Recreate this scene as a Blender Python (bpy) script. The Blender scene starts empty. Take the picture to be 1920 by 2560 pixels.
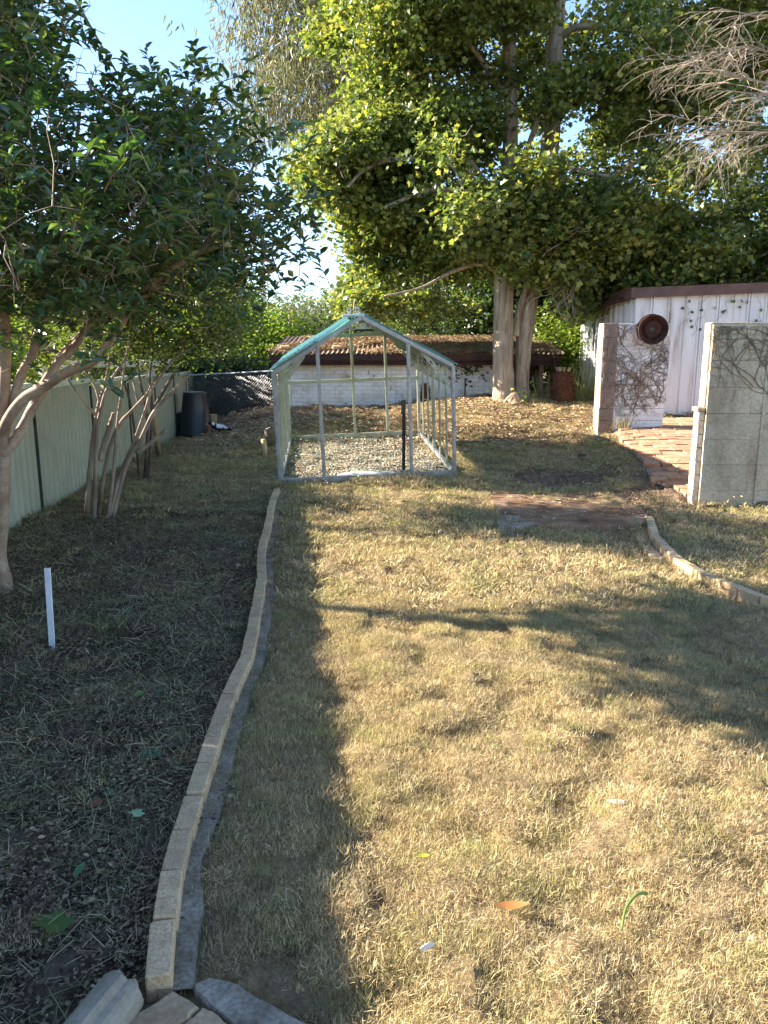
import bpy, math, random
import numpy as np
from mathutils import Vector, Matrix, Euler, noise as mnoise

R = math.radians
random.seed(7)
rng = np.random.default_rng(7)
scene = bpy.context.scene
COL = scene.collection

# ------------------------------------------------------------------ camera
FPX, PITCH, CAMZ = 1923.0, R(11.75), 1.86
cam = bpy.data.cameras.new('camera')
cam.sensor_fit = 'VERTICAL'
cam.sensor_height = 36.0
cam.lens = 36.0 * FPX / 2560.0
cam.clip_start, cam.clip_end = 0.05, 3000.0
camo = bpy.data.objects.new('camera', cam)
camo.location = (0, 0, CAMZ)
camo.rotation_euler = (R(90) - PITCH, 0, 0)
COL.objects.link(camo)
scene.camera = camo

# ------------------------------------------------------------------ sky, sun, exposure
SUN_EL, SUN_OFF = R(25.0), R(12.5)
to_sun = Vector((-math.cos(SUN_OFF) * math.cos(SUN_EL), math.sin(SUN_OFF) * math.cos(SUN_EL), math.sin(SUN_EL)))
world = bpy.data.worlds.new('World')
scene.world = world
world.use_nodes = True
wn, wl = world.node_tree.nodes, world.node_tree.links
wn.clear()
sky = wn.new('ShaderNodeTexSky')
sky.sky_type = 'NISHITA'
sky.sun_disc = False
sky.sun_elevation = SUN_EL
sky.sun_rotation = math.atan2(to_sun.x, to_sun.y)
sky.air_density, sky.dust_density, sky.ozone_density = 0.75, 0.1, 1.8
bg = wn.new('ShaderNodeBackground')
bg.inputs['Strength'].default_value = 0.09
wo = wn.new('ShaderNodeOutputWorld')
wl.new(sky.outputs[0], bg.inputs[0])
wl.new(bg.outputs[0], wo.inputs[0])
sun = bpy.data.lights.new('sun', 'SUN')
sun.energy = 5.0
sun.angle = R(0.5)
sun.color = (1.0, 0.91, 0.77)
suno = bpy.data.objects.new('sun', sun)
suno.rotation_euler = (-to_sun).to_track_quat('-Z', 'Y').to_euler()
suno.location = (-20, 5, 20)
COL.objects.link(suno)
vs = scene.view_settings
vs.view_transform = 'Standard'
vs.look = 'None'
vs.exposure = 2.4
vs.gamma = 1.0
vs.use_curve_mapping = False
cy = scene.cycles
cy.use_denoising = True
cy.max_bounces = 6
cy.diffuse_bounces = 3
cy.glossy_bounces = 2
cy.transmission_bounces = 4
cy.transparent_max_bounces = 6
cy.sample_clamp_indirect = 6.0

# ------------------------------------------------------------------ helpers: pixels to directions
CP, SP = math.cos(PITCH), math.sin(PITCH)

def ray(px, py):
    cx, cyy = (px - 960.0) / FPX, (1280.0 - py) / FPX
    return Vector((cx, CP + cyy * SP, -SP + cyy * CP))

def PX(px, py, Y):
    """point seen at photo pixel (px, py) whose distance along +Y is Y"""
    d = ray(px, py)
    return Vector((0, 0, CAMZ)) + d * (Y / d.y)

# ------------------------------------------------------------------ ground heights
CTRL = np.array([
    (0, -4, 0), (-5, -4, .05), (6, -4, 0), (0, 2, 0), (-3, 2, .04), (4, 2, 0), (0, 5, 0), (3, 5, 0), (-3, 5.5, .04),
    (6, 5, .03), (0, 8, 0), (-2, 8, 0), (2, 8, 0), (3.6, 8.6, 0), (6, 8.6, .04), (-3.9, 8.3, .08), (-2.8, 9, .03),
    (-1.45, 10.65, .03), (1.0, 10.85, .12), (.68, 14.8, .28), (-1.77, 14.6, .18), (-.2, 12.5, .12), (2, 10.4, .03), (2.6, 12, .15),
    (3.7, 13.4, .22), (3.0, 10.6, .03), (1.6, 17.2, .76), (2.8, 17.5, .8), (4.3, 17.2, .8), (0, 18.3, .58), (-2.6, 18.3, .5),
    (2.4, 14.6, .5), (-2.5, 14, .08), (-3.5, 14, .0), (-4.6, 15, -.02), (-3.7, 17.5, .03), (-3.0, 19.2, .42), (-5.2, 20, .02), (-5.9, 27, -.26),
    (6, 14, .5), (6, 18, .95), (10, 20, 1.), (11, 10, .3), (-11, 8, 0), (-12, 25, -.3), (0, 28, .5), (14, 30, 1.0), (-6, 12, .0), (0, 40, .3), (-20, 40, -.3), (20, 40, .8)], float)

def _tps(r2):
    return np.where(r2 > 1e-12, r2 * np.log(np.maximum(r2, 1e-12)), 0.0)

def pave_z(y):
    return 0.20 + (np.asarray(y) - 9.3) * 0.071

def pave_pt(px, py):
    d = ray(px, py)
    t = (CAMZ - 0.20 + 9.3 * 0.071) / (0.071 * d.y - d.z)
    return Vector((0, 0, CAMZ)) + d * t

PAVE_EDGE = [pave_pt(*q) for q in [(1547, 1072), (1560, 1102), (1581, 1118), (1594, 1133), (1611, 1146), (1614, 1158), (1622, 1173), (1635, 1192), (1664, 1206), (1687, 1214), (1722, 1233)]]
CTRL = np.array([c for c in CTRL.tolist() if not (c[0] > 3.2 and 9.5 < c[1] < 14.5)] + [(p.x - .05, p.y - .02, 0.20 + (p.y - 9.3) * .071 - .11) for p in PAVE_EDGE[::2]] + [(p.x - .55, p.y - .1, max(.02, (0.20 + (p.y - 9.3) * .071) * .45)) for p in PAVE_EDGE[::2]] + [(6, 14, .45), (5.5, 10, .15)], float)
_n = len(CTRL)
_d2 = ((CTRL[:, None, :2] - CTRL[None, :, :2]) ** 2).sum(-1)
_A = np.zeros((_n + 3, _n + 3))
_A[:_n, :_n] = _tps(_d2) + np.eye(_n) * 0.25
_A[:_n, _n] = 1
_A[:_n, _n + 1:] = CTRL[:, :2]
_A[_n:, :_n] = _A[:_n, _n:].T
_W = np.linalg.solve(_A, np.concatenate([CTRL[:, 2], np.zeros(3)]))

def _hash(ix, iy, seed):
    h = (ix.astype(np.int64) * 374761393 + iy.astype(np.int64) * 668265263 + seed * 1442695041) & 0xffffffff
    h = ((h ^ (h >> 13)) * 1274126177) & 0xffffffff
    return ((h ^ (h >> 16)) & 0xffff) / 65535.0

def vnoise(x, y, s=1.0, seed=0):
    x, y = np.asarray(x, float) / s, np.asarray(y, float) / s
    ix, iy = np.floor(x), np.floor(y)
    fx, fy = x - ix, y - iy
    fx, fy = fx * fx * (3 - 2 * fx), fy * fy * (3 - 2 * fy)
    a, b = _hash(ix, iy, seed), _hash(ix + 1, iy, seed)
    c, d = _hash(ix, iy + 1, seed), _hash(ix + 1, iy + 1, seed)
    return (a + (b - a) * fx) * (1 - fy) + (c + (d - c) * fx) * fy

def fbm(x, y, s=1.0, seed=0, o=3):
    t, a, n = 0.0, 0.5, 0.0
    for k in range(o):
        t = t + a * vnoise(x, y, s / 2 ** k, seed + k * 17)
        n += a
        a *= .5
    return t / n

def in_poly(x, y, poly):
    x, y = np.asarray(x, float), np.asarray(y, float)
    r = np.zeros(x.shape, bool)
    n = len(poly)
    for i in range(n):
        x1, y1 = poly[i]
        x2, y2 = poly[(i + 1) % n]
        if y1 == y2:
            continue
        c = ((y1 > y) != (y2 > y)) & (x < (x2 - x1) * (y - y1) / (y2 - y1) + x1)
        r ^= c
    return r

PAVE_POLY = [(p.x, p.y) for p in PAVE_EDGE] + [(PAVE_EDGE[-1].x + .6, 9.0), (9.5, 9.0), (9.5, 15.2), (PAVE_EDGE[0].x, 15.2)]

def ground_z(x, y, micro=False):
    x, y = np.asarray(x, float), np.asarray(y, float)
    xc, yc = np.clip(x, -20, 20), np.clip(y, -4, 40)
    f = np.full(xc.shape, _W[_n]) + _W[_n + 1] * xc + _W[_n + 2] * yc
    for i in range(_n):
        f = f + _W[i] * _tps((xc - CTRL[i, 0]) ** 2 + (yc - CTRL[i, 1]) ** 2)
    pv = in_poly(x, y, PAVE_POLY)
    f = np.where(pv, pave_z(np.clip(y, 8.5, 15.5)) - 0.085, f)
    if micro:
        m = (fbm(x, y, .35, 3) - .5) * .06 + (vnoise(x, y, .125, 9) ** 2 - .33) * .085
        # level ground beside the brick edging and its footing
        near = np.where((y > EY[0] - .2) & (y < EY[-1] + .1), np.clip((np.abs(x - edge_x(y) - .07) - .1) / .12, 0.05, 1), 1)
        f = f + m * near - .008 * (1 - near)
    return f

def gz(x, y):
    return float(ground_z(np.array([x]), np.array([y]))[0])

def PG(px, py, dz=0.0):
    """point where the photo pixel's ray meets the ground (plus dz)"""
    d = ray(px, py)
    z = 0.0
    for _ in range(25):
        t = (z + dz - CAMZ) / d.z
        p = Vector((0, 0, CAMZ)) + d * t
        z = .5 * z + .5 * gz(p.x, min(p.y, 40))
    return Vector((p.x, p.y, z + dz))

# ------------------------------------------------------------------ helpers: meshes
class MB:
    def __init__(s):
        s.v, s.f, s.c = [], [], []
    def add(s, vs_, fs, col=None):
        o = len(s.v)
        s.v += [tuple(q) for q in vs_]
        s.f += [tuple(i + o for i in q) for q in fs]
        if col is not None:
            s.c += [col] * len(vs_)
        return s
    def box(s, a, b, M=None):
        vs_ = [Vector((x, y, z)) for x in (a[0], b[0]) for y in (a[1], b[1]) for z in (a[2], b[2])]
        if M is not None:
            vs_ = [M @ q for q in vs_]
        return s.add(vs_, [(0, 1, 3, 2), (4, 6, 7, 5), (0, 4, 5, 1), (2, 3, 7, 6), (0, 2, 6, 4), (1, 5, 7, 3)])
    def bbox(s, a, b, bev=.006, M=None, jit=0.0):
        """box with chamfered edges, centre faces proud"""
        cx = [(a[i] + b[i]) / 2 for i in range(3)]
        h = [abs(b[i] - a[i]) / 2 for i in range(3)]
        bev = min(bev, min(h) * .45)
        vs_, idx = [], {}
        for sx in (-1, 1):
            for sy in (-1, 1):
                for sz in (-1, 1):
                    for ax in range(3):
                        q = [sx * h[0], sy * h[1], sz * h[2]]
                        for k in range(3):
                            if k != ax:
                                q[k] -= (sx, sy, sz)[k] * bev
                        idx[(sx, sy, sz, ax)] = len(vs_)
                        vs_.append(Vector([q[k] + cx[k] + random.uniform(-jit, jit) for k in range(3)]))
        fs = []
        S = (-1, 1)
        for ax in range(3):
            o1, o2 = [(1, 2), (2, 0), (0, 1)][ax]
            for sg in S:
                def key(u, w):
                    t = [0, 0, 0]
                    t[ax], t[o1], t[o2] = sg, u, w
                    return idx[(t[0], t[1], t[2], ax)]
                q = [key(-1, -1), key(1, -1), key(1, 1), key(-1, 1)]
                fs.append(tuple(q if sg > 0 else q[::-1]))
        for ax in range(3):
            o1, o2 = [(1, 2), (2, 0), (0, 1)][ax]
            for u in S:
                for w in S:
                    def key(e, face):
                        t = [0, 0, 0]
                        t[ax], t[o1], t[o2] = e, u, w
                        return idx[(t[0], t[1], t[2], face)]
                    fs.append((key(-1, o1), key(1, o1), key(1, o2), key(-1, o2)))
        for sx in S:
            for sy in S:
                for sz in S:
                    fs.append(tuple(idx[(sx, sy, sz, ax)] for ax in range(3)))
        if M is not None:
            vs_ = [M @ q for q in vs_]
        return s.add(vs_, fs)
    def bar(s, p, q, w, h, up=(0, 0, 1)):
        p, q = Vector(p), Vector(q)
        d = q - p
        L = d.length
        d.normalize()
        u = Vector(up)
        sd = d.cross(u)
        if sd.length < 1e-4:
            sd = d.cross(Vector((0, 1, 0)))
        sd.normalize()
        u = sd.cross(d)
        vs_ = [c + sd * (a * w / 2) + u * (b * h / 2) for c in (p, q) for a, b in ((-1, -1), (1, -1), (1, 1), (-1, 1))]
        return s.add(vs_, [(3, 2, 1, 0), (4, 5, 6, 7), (0, 1, 5, 4), (1, 2, 6, 5), (2, 3, 7, 6), (3, 0, 4, 7)])
    def tube(s, pts, rad, n=6, cap=True, wob=0.0, col=None):
        pts = [Vector(p) for p in pts]
        if not hasattr(rad, '__len__'):
            rad = [rad] * len(pts)
        vs_, fs = [], []
        t0 = (pts[1] - pts[0]).normalized()
        a = t0.orthogonal().normalized()
        for i, p in enumerate(pts):
            t = (pts[min(i + 1, len(pts) - 1)] - pts[max(i - 1, 0)])
            if t.length < 1e-9:
                t = t0
            t = t.normalized()
            a = (a - t * a.dot(t))
            if a.length < 1e-6:
                a = t.orthogonal()
            a.normalize()
            b = t.cross(a)
            for k in range(n):
                an = 2 * math.pi * k / n
                r = rad[i] * (1 + (random.uniform(-wob, wob) if wob else 0))
                vs_.append(p + a * (math.cos(an) * r) + b * (math.sin(an) * r))
        m = len(pts)
        for i in range(m - 1):
            for k in range(n):
                k2 = (k + 1) % n
                fs.append((i * n + k, i * n + k2, (i + 1) * n + k2, (i + 1) * n + k))
        if cap:
            fs.append(tuple(reversed(range(n))))
            fs.append(tuple(range((m - 1) * n, m * n)))
        return s.add(vs_, fs, col)
    def lathe(s, prof, n=24, M=None):
        vs_, fs = [], []
        for r, z in prof:
            for k in range(n):
                an = 2 * math.pi * k / n
                q = Vector((r * math.cos(an), r * math.sin(an), z))
                vs_.append(M @ q if M is not None else q)
        for i in range(len(prof) - 1):
            for k in range(n):
                k2 = (k + 1) % n
                fs.append((i * n + k, i * n + k2, (i + 1) * n + k2, (i + 1) * n + k))
        return s.add(vs_, fs)
    def mesh(s, name, m=None, smooth=False):
        me = bpy.data.meshes.new(name)
        me.from_pydata([tuple(q) for q in s.v], [], s.f)
        if s.c and len(s.c) == len(s.v):
            at = me.attributes.new('col', 'FLOAT_COLOR', 'POINT')
            at.data.foreach_set('color', np.array([(c[0], c[1], c[2], 1.0) for c in s.c], np.float32).ravel())
        if m:
            me.materials.append(MAT[m])
        if smooth:
            me.polygons.foreach_set('use_smooth', [True] * len(me.polygons))
        me.update()
        return me
    def build(s, name, m, parent=None, smooth=False, kind=None):
        o = bpy.data.objects.new(name, s.mesh(name, m, smooth))
        COL.objects.link(o)
        if parent is not None:
            o.parent = parent
        if kind:
            o['kind'] = kind
        return o

def tag(o, label=None, cat=None, group=None, kind=None):
    if label: o['label'] = label
    if cat: o['category'] = cat
    if group: o['group'] = group
    if kind: o['kind'] = kind
    return o

def empty(name, label, cat, group=None, loc=(0, 0, 0), rot=None):
    o = bpy.data.objects.new(name, None)
    o.empty_display_size = .1
    o.location = loc
    if rot is not None:
        o.rotation_euler = rot
    COL.objects.link(o)
    return tag(o, label, cat, group)

def inst(name, me, parent, loc, rot=(0, 0, 0), scl=(1, 1, 1)):
    o = bpy.data.objects.new(name, me)
    COL.objects.link(o)
    o.parent = parent
    o.location, o.rotation_euler, o.scale = loc, rot, scl
    return o

def smooth_line(pts, n=4):
    pts = [Vector(p) for p in pts]
    out = []
    for i in range(len(pts) - 1):
        p0, p1, p2, p3 = pts[max(i - 1, 0)], pts[i], pts[i + 1], pts[min(i + 2, len(pts) - 1)]
        for k in range(n):
            t = k / n
            out.append(.5 * ((2 * p1) + (p2 - p0) * t + (2 * p0 - 5 * p1 + 4 * p2 - p3) * t * t + (3 * p1 - p0 - 3 * p2 + p3) * t ** 3))
    out.append(pts[-1])
    return out

def along(pts, step):
    """points at equal arc length with tangents"""
    res, acc, need = [], 0.0, 0.0
    for i in range(len(pts) - 1):
        a, b = pts[i], pts[i + 1]
        L = (b - a).length
        while need <= acc + L and L > 0:
            res.append((a.lerp(b, (need - acc) / L), (b - a).normalized()))
            need += step
        acc += L
    return res

# ------------------------------------------------------------------ materials
MAT = {}

def newmat(name):
    m = bpy.data.materials.new(name)
    m.use_nodes = True
    nt = m.node_tree
    MAT[name] = m
    return m, nt, nt.nodes['Principled BSDF']

def ramp(nt, fac, stops):
    r = nt.nodes.new('ShaderNodeValToRGB')
    e = r.color_ramp.elements
    while len(e) < len(stops):
        e.new(.5)
    for el, (p, c) in zip(e, stops):
        el.position = p
        el.color = (c[0], c[1], c[2], 1)
    nt.links.new(fac, r.inputs[0])
    return r.outputs[0]

def noise_tex(nt, scale, detail=4, rough=.6, coord='Object', stretch=None, dist=0.0):
    tc = nt.nodes.new('ShaderNodeTexCoord')
    n = nt.nodes.new('ShaderNodeTexNoise')
    n.inputs['Scale'].default_value = scale
    n.inputs['Detail'].default_value = detail
    n.inputs['Roughness'].default_value = rough
    n.inputs['Distortion'].default_value = dist
    if coord == 'World':
        g = nt.nodes.new('ShaderNodeNewGeometry')
        src = g.outputs['Position']
    else:
        src = tc.outputs[coord]
    if stretch:
        mp = nt.nodes.new('ShaderNodeMapping')
        mp.inputs['Scale'].default_value = stretch
        nt.links.new(src, mp.inputs[0])
        src = mp.outputs[0]
    nt.links.new(src, n.inputs['Vector'])
    return n.outputs['Fac']

def mixc(nt, fac, a, b, mode='MIX'):
    m = nt.nodes.new('ShaderNodeMix')
    m.data_type = 'RGBA'
    m.blend_type = mode
    for s_, v in ((m.inputs[0], fac), (m.inputs[6], a), (m.inputs[7], b)):
        if isinstance(v, (int, float)):
            s_.default_value = v
        elif isinstance(v, tuple):
            s_.default_value = (v[0], v[1], v[2], 1)
        else:
            nt.links.new(v, s_)
    return m.outputs[2]

def add_bump(nt, p, h, strength=.4, dist=.01):
    b = nt.nodes.new('ShaderNodeBump')
    b.inputs['Strength'].default_value = strength
    b.inputs['Distance'].default_value = dist
    nt.links.new(h, b.inputs['Height'])
    nt.links.new(b.outputs[0], p.inputs['Normal'])

def mat_noise(name, stops, scale=8, rough=.8, detail=5, bump=.3, bdist=.005, metal=0.0, coord='World', stretch=None, fine=None, rand=0.0, spec=.3):
    m, nt, p = newmat(name)
    f = noise_tex(nt, scale, detail, .62, coord, stretch)
    c = ramp(nt, f, stops)
    if fine:
        f2 = noise_tex(nt, fine[0], 3, .6, coord)
        c = mixc(nt, 1.0, c, ramp(nt, f2, [(.3, (fine[1],) * 3), (.7, (fine[2],) * 3)]), 'MULTIPLY')
    if rand:
        oi = nt.nodes.new('ShaderNodeObjectInfo')
        c = mixc(nt, 1.0, c, ramp(nt, oi.outputs['Random'], [(0, (1 - rand,) * 3), (1, (1 + rand * .6,) * 3)]), 'MULTIPLY')
    nt.links.new(c, p.inputs['Base Color'])
    p.inputs['Roughness'].default_value = rough
    p.inputs['Metallic'].default_value = metal
    p.inputs['Specular IOR Level'].default_value = spec
    if bump:
        add_bump(nt, p, noise_tex(nt, scale * 5, 4, .6, coord), bump, bdist)
    return m

def mat_leaf(name, rough=.45, trans=.35, tint=(1.5, 1.55, .6), spec=.4, rand=.25):
    m, nt, p = newmat(name)
    a = nt.nodes.new('ShaderNodeAttribute')
    a.attribute_name = 'col'
    oi = nt.nodes.new('ShaderNodeObjectInfo')
    c = mixc(nt, 1.0, a.outputs['Color'], ramp(nt, oi.outputs['Random'], [(0, (1 - rand, 1 - rand, 1 - rand)), (1, (1 + rand, 1 + rand, 1 + rand * .5))]), 'MULTIPLY')
    nt.links.new(c, p.inputs['Base Color'])
    p.inputs['Roughness'].default_value = rough
    p.inputs['Specular IOR Level'].default_value = spec
    if trans > 0:
        t = nt.nodes.new('ShaderNodeBsdfTranslucent')
        nt.links.new(mixc(nt, 1.0, c, tint, 'MULTIPLY'), t.inputs[0])
        mx = nt.nodes.new('ShaderNodeMixShader')
        mx.inputs[0].default_value = trans
        out = nt.nodes['Material Output']
        nt.links.new(p.outputs[0], mx.inputs[1])
        nt.links.new(t.outputs[0], mx.inputs[2])
        nt.links.new(mx.outputs[0], out.inputs[0])
    return m

mat_leaf('maple_leaf', .38, .42, (1.45, 1.42, .65), .5)
mat_leaf('camellia_leaf', .3, .25, (1.7, 1.9, .5), .6)
mat_leaf('shrub_leaf', .5, .35, (1.6, 1.7, .5), .3)
mat_leaf('gum_leaf', .5, .25, (1.3, 1.3, .7), .35)
mat_leaf('grass_blade', .7, .2, (1.1, 1.05, .8), .2, .22)
mat_leaf('litter_chip', .85, .0, rand=.3, spec=.15)
mat_leaf('stone_chip', .85, .0, rand=.35, spec=.2)
mat_leaf('painted', .6, .0, rand=.0, spec=.3)

mat_noise('bark_pale', [(.25, (.10, .07, .045)), (.5, (.23, .17, .12)), (.75, (.38, .30, .23))], 9, .85, bump=.6, bdist=.006, stretch=(1, 1, .25))
m_, nt_, p_ = newmat('bark_furrow')
f_ = noise_tex(nt_, 16, 5, .65, 'World', (1, 1, .09), .4)
c_ = ramp(nt_, f_, [(.30, (.10, .075, .05)), (.44, (.33, .26, .19)), (.7, (.54, .45, .36))])
c_ = mixc(nt_, 1.0, c_, ramp(nt_, noise_tex(nt_, 2.5, 4, .6, 'World'), [(.3, (.75, .72, .68)), (.7, (1.15, 1.12, 1.08))]), 'MULTIPLY')
nt_.links.new(c_, p_.inputs['Base Color'])
p_.inputs['Roughness'].default_value = .9
add_bump(nt_, p_, f_, .9, .05)
mat_noise('bark_smooth', [(.3, (.16, .10, .06)), (.55, (.32, .22, .145)), (.75, (.48, .385, .30))], 5, .75, bump=.35, bdist=.004, fine=(60, .75, 1.15))
mat_noise('bark_dark', [(.3, (.05, .035, .025)), (.7, (.16, .12, .09))], 9, .9, bump=.5)
mat_noise('bark_gum', [(.3, (.30, .26, .22)), (.7, (.62, .56, .48))], 2.5, .7, bump=.2)
mat_noise('twig_grey', [(.3, (.20, .155, .11)), (.7, (.38, .315, .245))], 12, .85, bump=.2)
mat_noise('vine_dead', [(.3, (.10, .075, .05)), (.7, (.26, .20, .14))], 20, .9, bump=0)
mat_noise('brick_cream', [(.25, (.44, .28, .15)), (.5, (.60, .42, .245)), (.8, (.68, .51, .33))], 14, .85, bump=.5, bdist=.004, fine=(120, .55, 1.12), rand=.14)
mat_noise('brick_top_speck', [(.3, (.40, .28, .17)), (.7, (.58, .43, .27))], 20, .9)
mat_noise('mortar', [(.3, (.15, .12, .085)), (.5, (.27, .225, .17)), (.75, (.40, .35, .28))], 7, .95, bump=.9, bdist=.01, fine=(70, .6, 1.2), spec=.15)
mat_noise('concrete', [(.25, (.24, .185, .12)), (.42, (.42, .345, .245)), (.6, (.52, .44, .32)), (.8, (.60, .52, .40))], 3.2, .95, bump=.5, bdist=.004, stretch=(1, 1, .35), fine=(28, .7, 1.14), rand=.06, spec=.1)
mat_noise('slab', [(.25, (.12, .062, .034)), (.5, (.25, .15, .088)), (.75, (.40, .29, .195))], 3.0, 1.0, bump=.5, bdist=.004, fine=(40, .75, 1.15), spec=.05)
mat_noise('sandstone', [(.3, (.34, .22, .12)), (.7, (.52, .38, .24))], 8, .9, bump=.5, fine=(60, .7, 1.1), rand=.1)
mat_noise('paver_red', [(.25, (.30, .15, .085)), (.5, (.44, .24, .14)), (.8, (.54, .34, .22))], 5, .85, bump=.4, fine=(50, .75, 1.12), rand=.18)
mat_noise('brick_brown', [(.25, (.17, .115, .08)), (.55, (.28, .20, .145)), (.8, (.40, .31, .235))], 10, .9, bump=.6, bdist=.008, fine=(50, .6, 1.2))
mat_noise('paint_white_old', [(.25, (.36, .25, .15)), (.37, (.66, .60, .52)), (.55, (.82, .80, .76))], 2.6, .8, bump=.4, bdist=.004, fine=(25, .85, 1.06), rand=.06)
mat_noise('paint_white', [(.30, (.40, .33, .28)), (.38, (.60, .56, .53)), (.5, (.72, .70, .68)), (.8, (.77, .76, .75))], 5.0, .6, bump=.05, stretch=(1, 1, .13), fine=(30, .88, 1.04), rand=.04)
mat_noise('paint_end', [(.3, (.38, .27, .18)), (.5, (.56, .46, .35)), (.75, (.66, .58, .47))], 9, .85, bump=.5, bdist=.005, fine=(60, .8, 1.1))
mat_noise('paint_mint', [(.3, (.30, .38, .33)), (.7, (.44, .52, .46))], 9, .8, bump=.2)
mat_noise('fence_green', [(.25, (.26, .26, .17)), (.5, (.33, .325, .225)), (.8, (.37, .365, .26))], 1.6, .5, bump=.04, fine=(22, .92, 1.04), rand=.03, spec=.4)
mat_noise('fence_rail', [(.3, (.42, .46, .38)), (.7, (.58, .62, .54))], 4, .45, bump=.03)
mat_noise('fence_dark', [(.3, (.02, .022, .018)), (.7, (.06, .065, .05))], 8, .7, bump=.1)
mat_noise('galv', [(.25, (.20, .21, .22)), (.5, (.34, .35, .36)), (.8, (.46, .47, .48))], 7, .42, bump=.05, metal=.65, fine=(50, .85, 1.1))
mat_noise('galv_green', [(.25, (.26, .27, .21)), (.5, (.38, .39, .31)), (.8, (.46, .47, .39))], 7, .45, bump=.05, metal=.25, fine=(50, .85, 1.1))
mat_noise('rust', [(.25, (.02, .009, .007)), (.55, (.055, .022, .015)), (.8, (.13, .055, .03))], 14, .85, bump=.5)
mat_noise('rust_roof', [(.25, (.09, .05, .035)), (.5, (.22, .14, .10)), (.75, (.36, .28, .22))], 3, .8, bump=.2, fine=(30, .7, 1.2))
mat_noise('fascia_brown', [(.3, (.085, .045, .038)), (.7, (.15, .085, .07))], 5, .6, bump=.1, fine=(40, .85, 1.1))
mat_noise('fascia_dark', [(.3, (.025, .012, .01)), (.7, (.07, .03, .022))], 5, .7, bump=.1)
mat_noise('timber_grey', [(.2, (.12, .10, .07)), (.5, (.28, .24, .18)), (.8, (.42, .37, .29))], 9, .9, bump=.8, bdist=.006, coord='Object', stretch=(.12, 1, 1), fine=(60, .8, 1.1))
mat_noise('timber_tan', [(.2, (.24, .16, .08)), (.5, (.40, .29, .16)), (.8, (.52, .42, .28))], 9, .9, bump=.6, stretch=(1, 1, .15))
mat_noise('cut_wood', [(.3, (.50, .30, .13)), (.7, (.70, .52, .30))], 14, .8, bump=.3)
mat_noise('white_plastic', [(.3, (.62, .64, .66)), (.7, (.78, .79, .8))], 20, .5, bump=.0, fine=(40, .9, 1.0))
mat_noise('black_plastic', [(.3, (.012, .013, .016)), (.7, (.03, .031, .035))], 3, .38, bump=.03, spec=.5)
mat_noise('cream_gutter', [(.3, (.60, .56, .44)), (.7, (.72, .68, .56))], 3, .5, bump=0)
mat_noise('roof_tile', [(.3, (.22, .085, .075)), (.7, (.42, .19, .17))], 3, .7, bump=.2, rand=.15)
mat_noise('steel_dark', [(.3, (.014, .012, .012)), (.7, (.05, .04, .035))], 20, .7, bump=.2)
mat_noise('rock', [(.3, (.30, .19, .12)), (.7, (.52, .38, .26))], 8, .9, bump=.5)
mat_noise('fern_fibre', [(.3, (.03, .01, .007)), (.55, (.12, .045, .022)), (.8, (.26, .12, .06))], 25, .95, bump=.8, bdist=.01)
mat_noise('hose', [(.3, (.03, .03, .03)), (.7, (.07, .07, .068))], 10, .55, bump=0)
mat_noise('pale_sheet', [(.3, (.55, .57, .55)), (.7, (.72, .73, .70))], 3, .4, bump=.05)

# teal polycarbonate roofing
m_, nt_, p_ = newmat('poly_teal')
c_ = ramp(nt_, noise_tex(nt_, 6, 4, .6, 'World'), [(.3, (.03, .12, .105)), (.7, (.06, .20, .175))])
nt_.links.new(c_, p_.inputs['Base Color'])
p_.inputs['Roughness'].default_value = .35
t_ = nt_.nodes.new('ShaderNodeBsdfTranslucent')
t_.inputs[0].default_value = (.10, .36, .31, 1)
x_ = nt_.nodes.new('ShaderNodeMixShader')
x_.inputs[0].default_value = .4
nt_.links.new(p_.outputs[0], x_.inputs[1])
nt_.links.new(t_.outputs[0], x_.inputs[2])
nt_.links.new(x_.outputs[0], nt_.nodes['Material Output'].inputs[0])

# ground: dry lawn / dark mulch / leaf litter / bare dirt by vertex weights
m_, nt_, p_ = newmat('ground')
at_ = nt_.nodes.new('ShaderNodeAttribute')
at_.attribute_name = 'wt'
sp_ = nt_.nodes.new('ShaderNodeSeparateColor')
nt_.links.new(at_.outputs['Color'], sp_.inputs[0])
f1 = noise_tex(nt_, 9, 6, .65, 'World')
f2 = noise_tex(nt_, 75, 4, .65, 'World')
lawn = ramp(nt_, f1, [(.25, (.16, .11, .055)), (.5, (.27, .195, .10)), (.75, (.38, .29, .15))])
mulch = ramp(nt_, f1, [(.3, (.045, .034, .024)), (.55, (.11, .083, .058)), (.8, (.20, .155, .105))])
litter = ramp(nt_, f1, [(.3, (.20, .12, .075)), (.55, (.34, .225, .145)), (.8, (.44, .32, .21))])
dirt = ramp(nt_, f1, [(.3, (.10, .062, .04)), (.55, (.21, .14, .095)), (.8, (.34, .245, .17))])
c_ = mixc(nt_, sp_.outputs[0], lawn, mulch)
c_ = mixc(nt_, sp_.outputs[1], c_, litter)
c_ = mixc(nt_, sp_.outputs[2], c_, dirt)
c_ = mixc(nt_, 1.0, c_, ramp(nt_, f2, [(.3, (.55, .55, .55)), (.7, (1.2, 1.2, 1.2))]), 'MULTIPLY')
nt_.links.new(c_, p_.inputs['Base Color'])
p_.inputs['Roughness'].default_value = .95
p_.inputs['Specular IOR Level'].default_value = .15
add_bump(nt_, p_, noise_tex(nt_, 60, 5, .7, 'World'), .8, .02)

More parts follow.
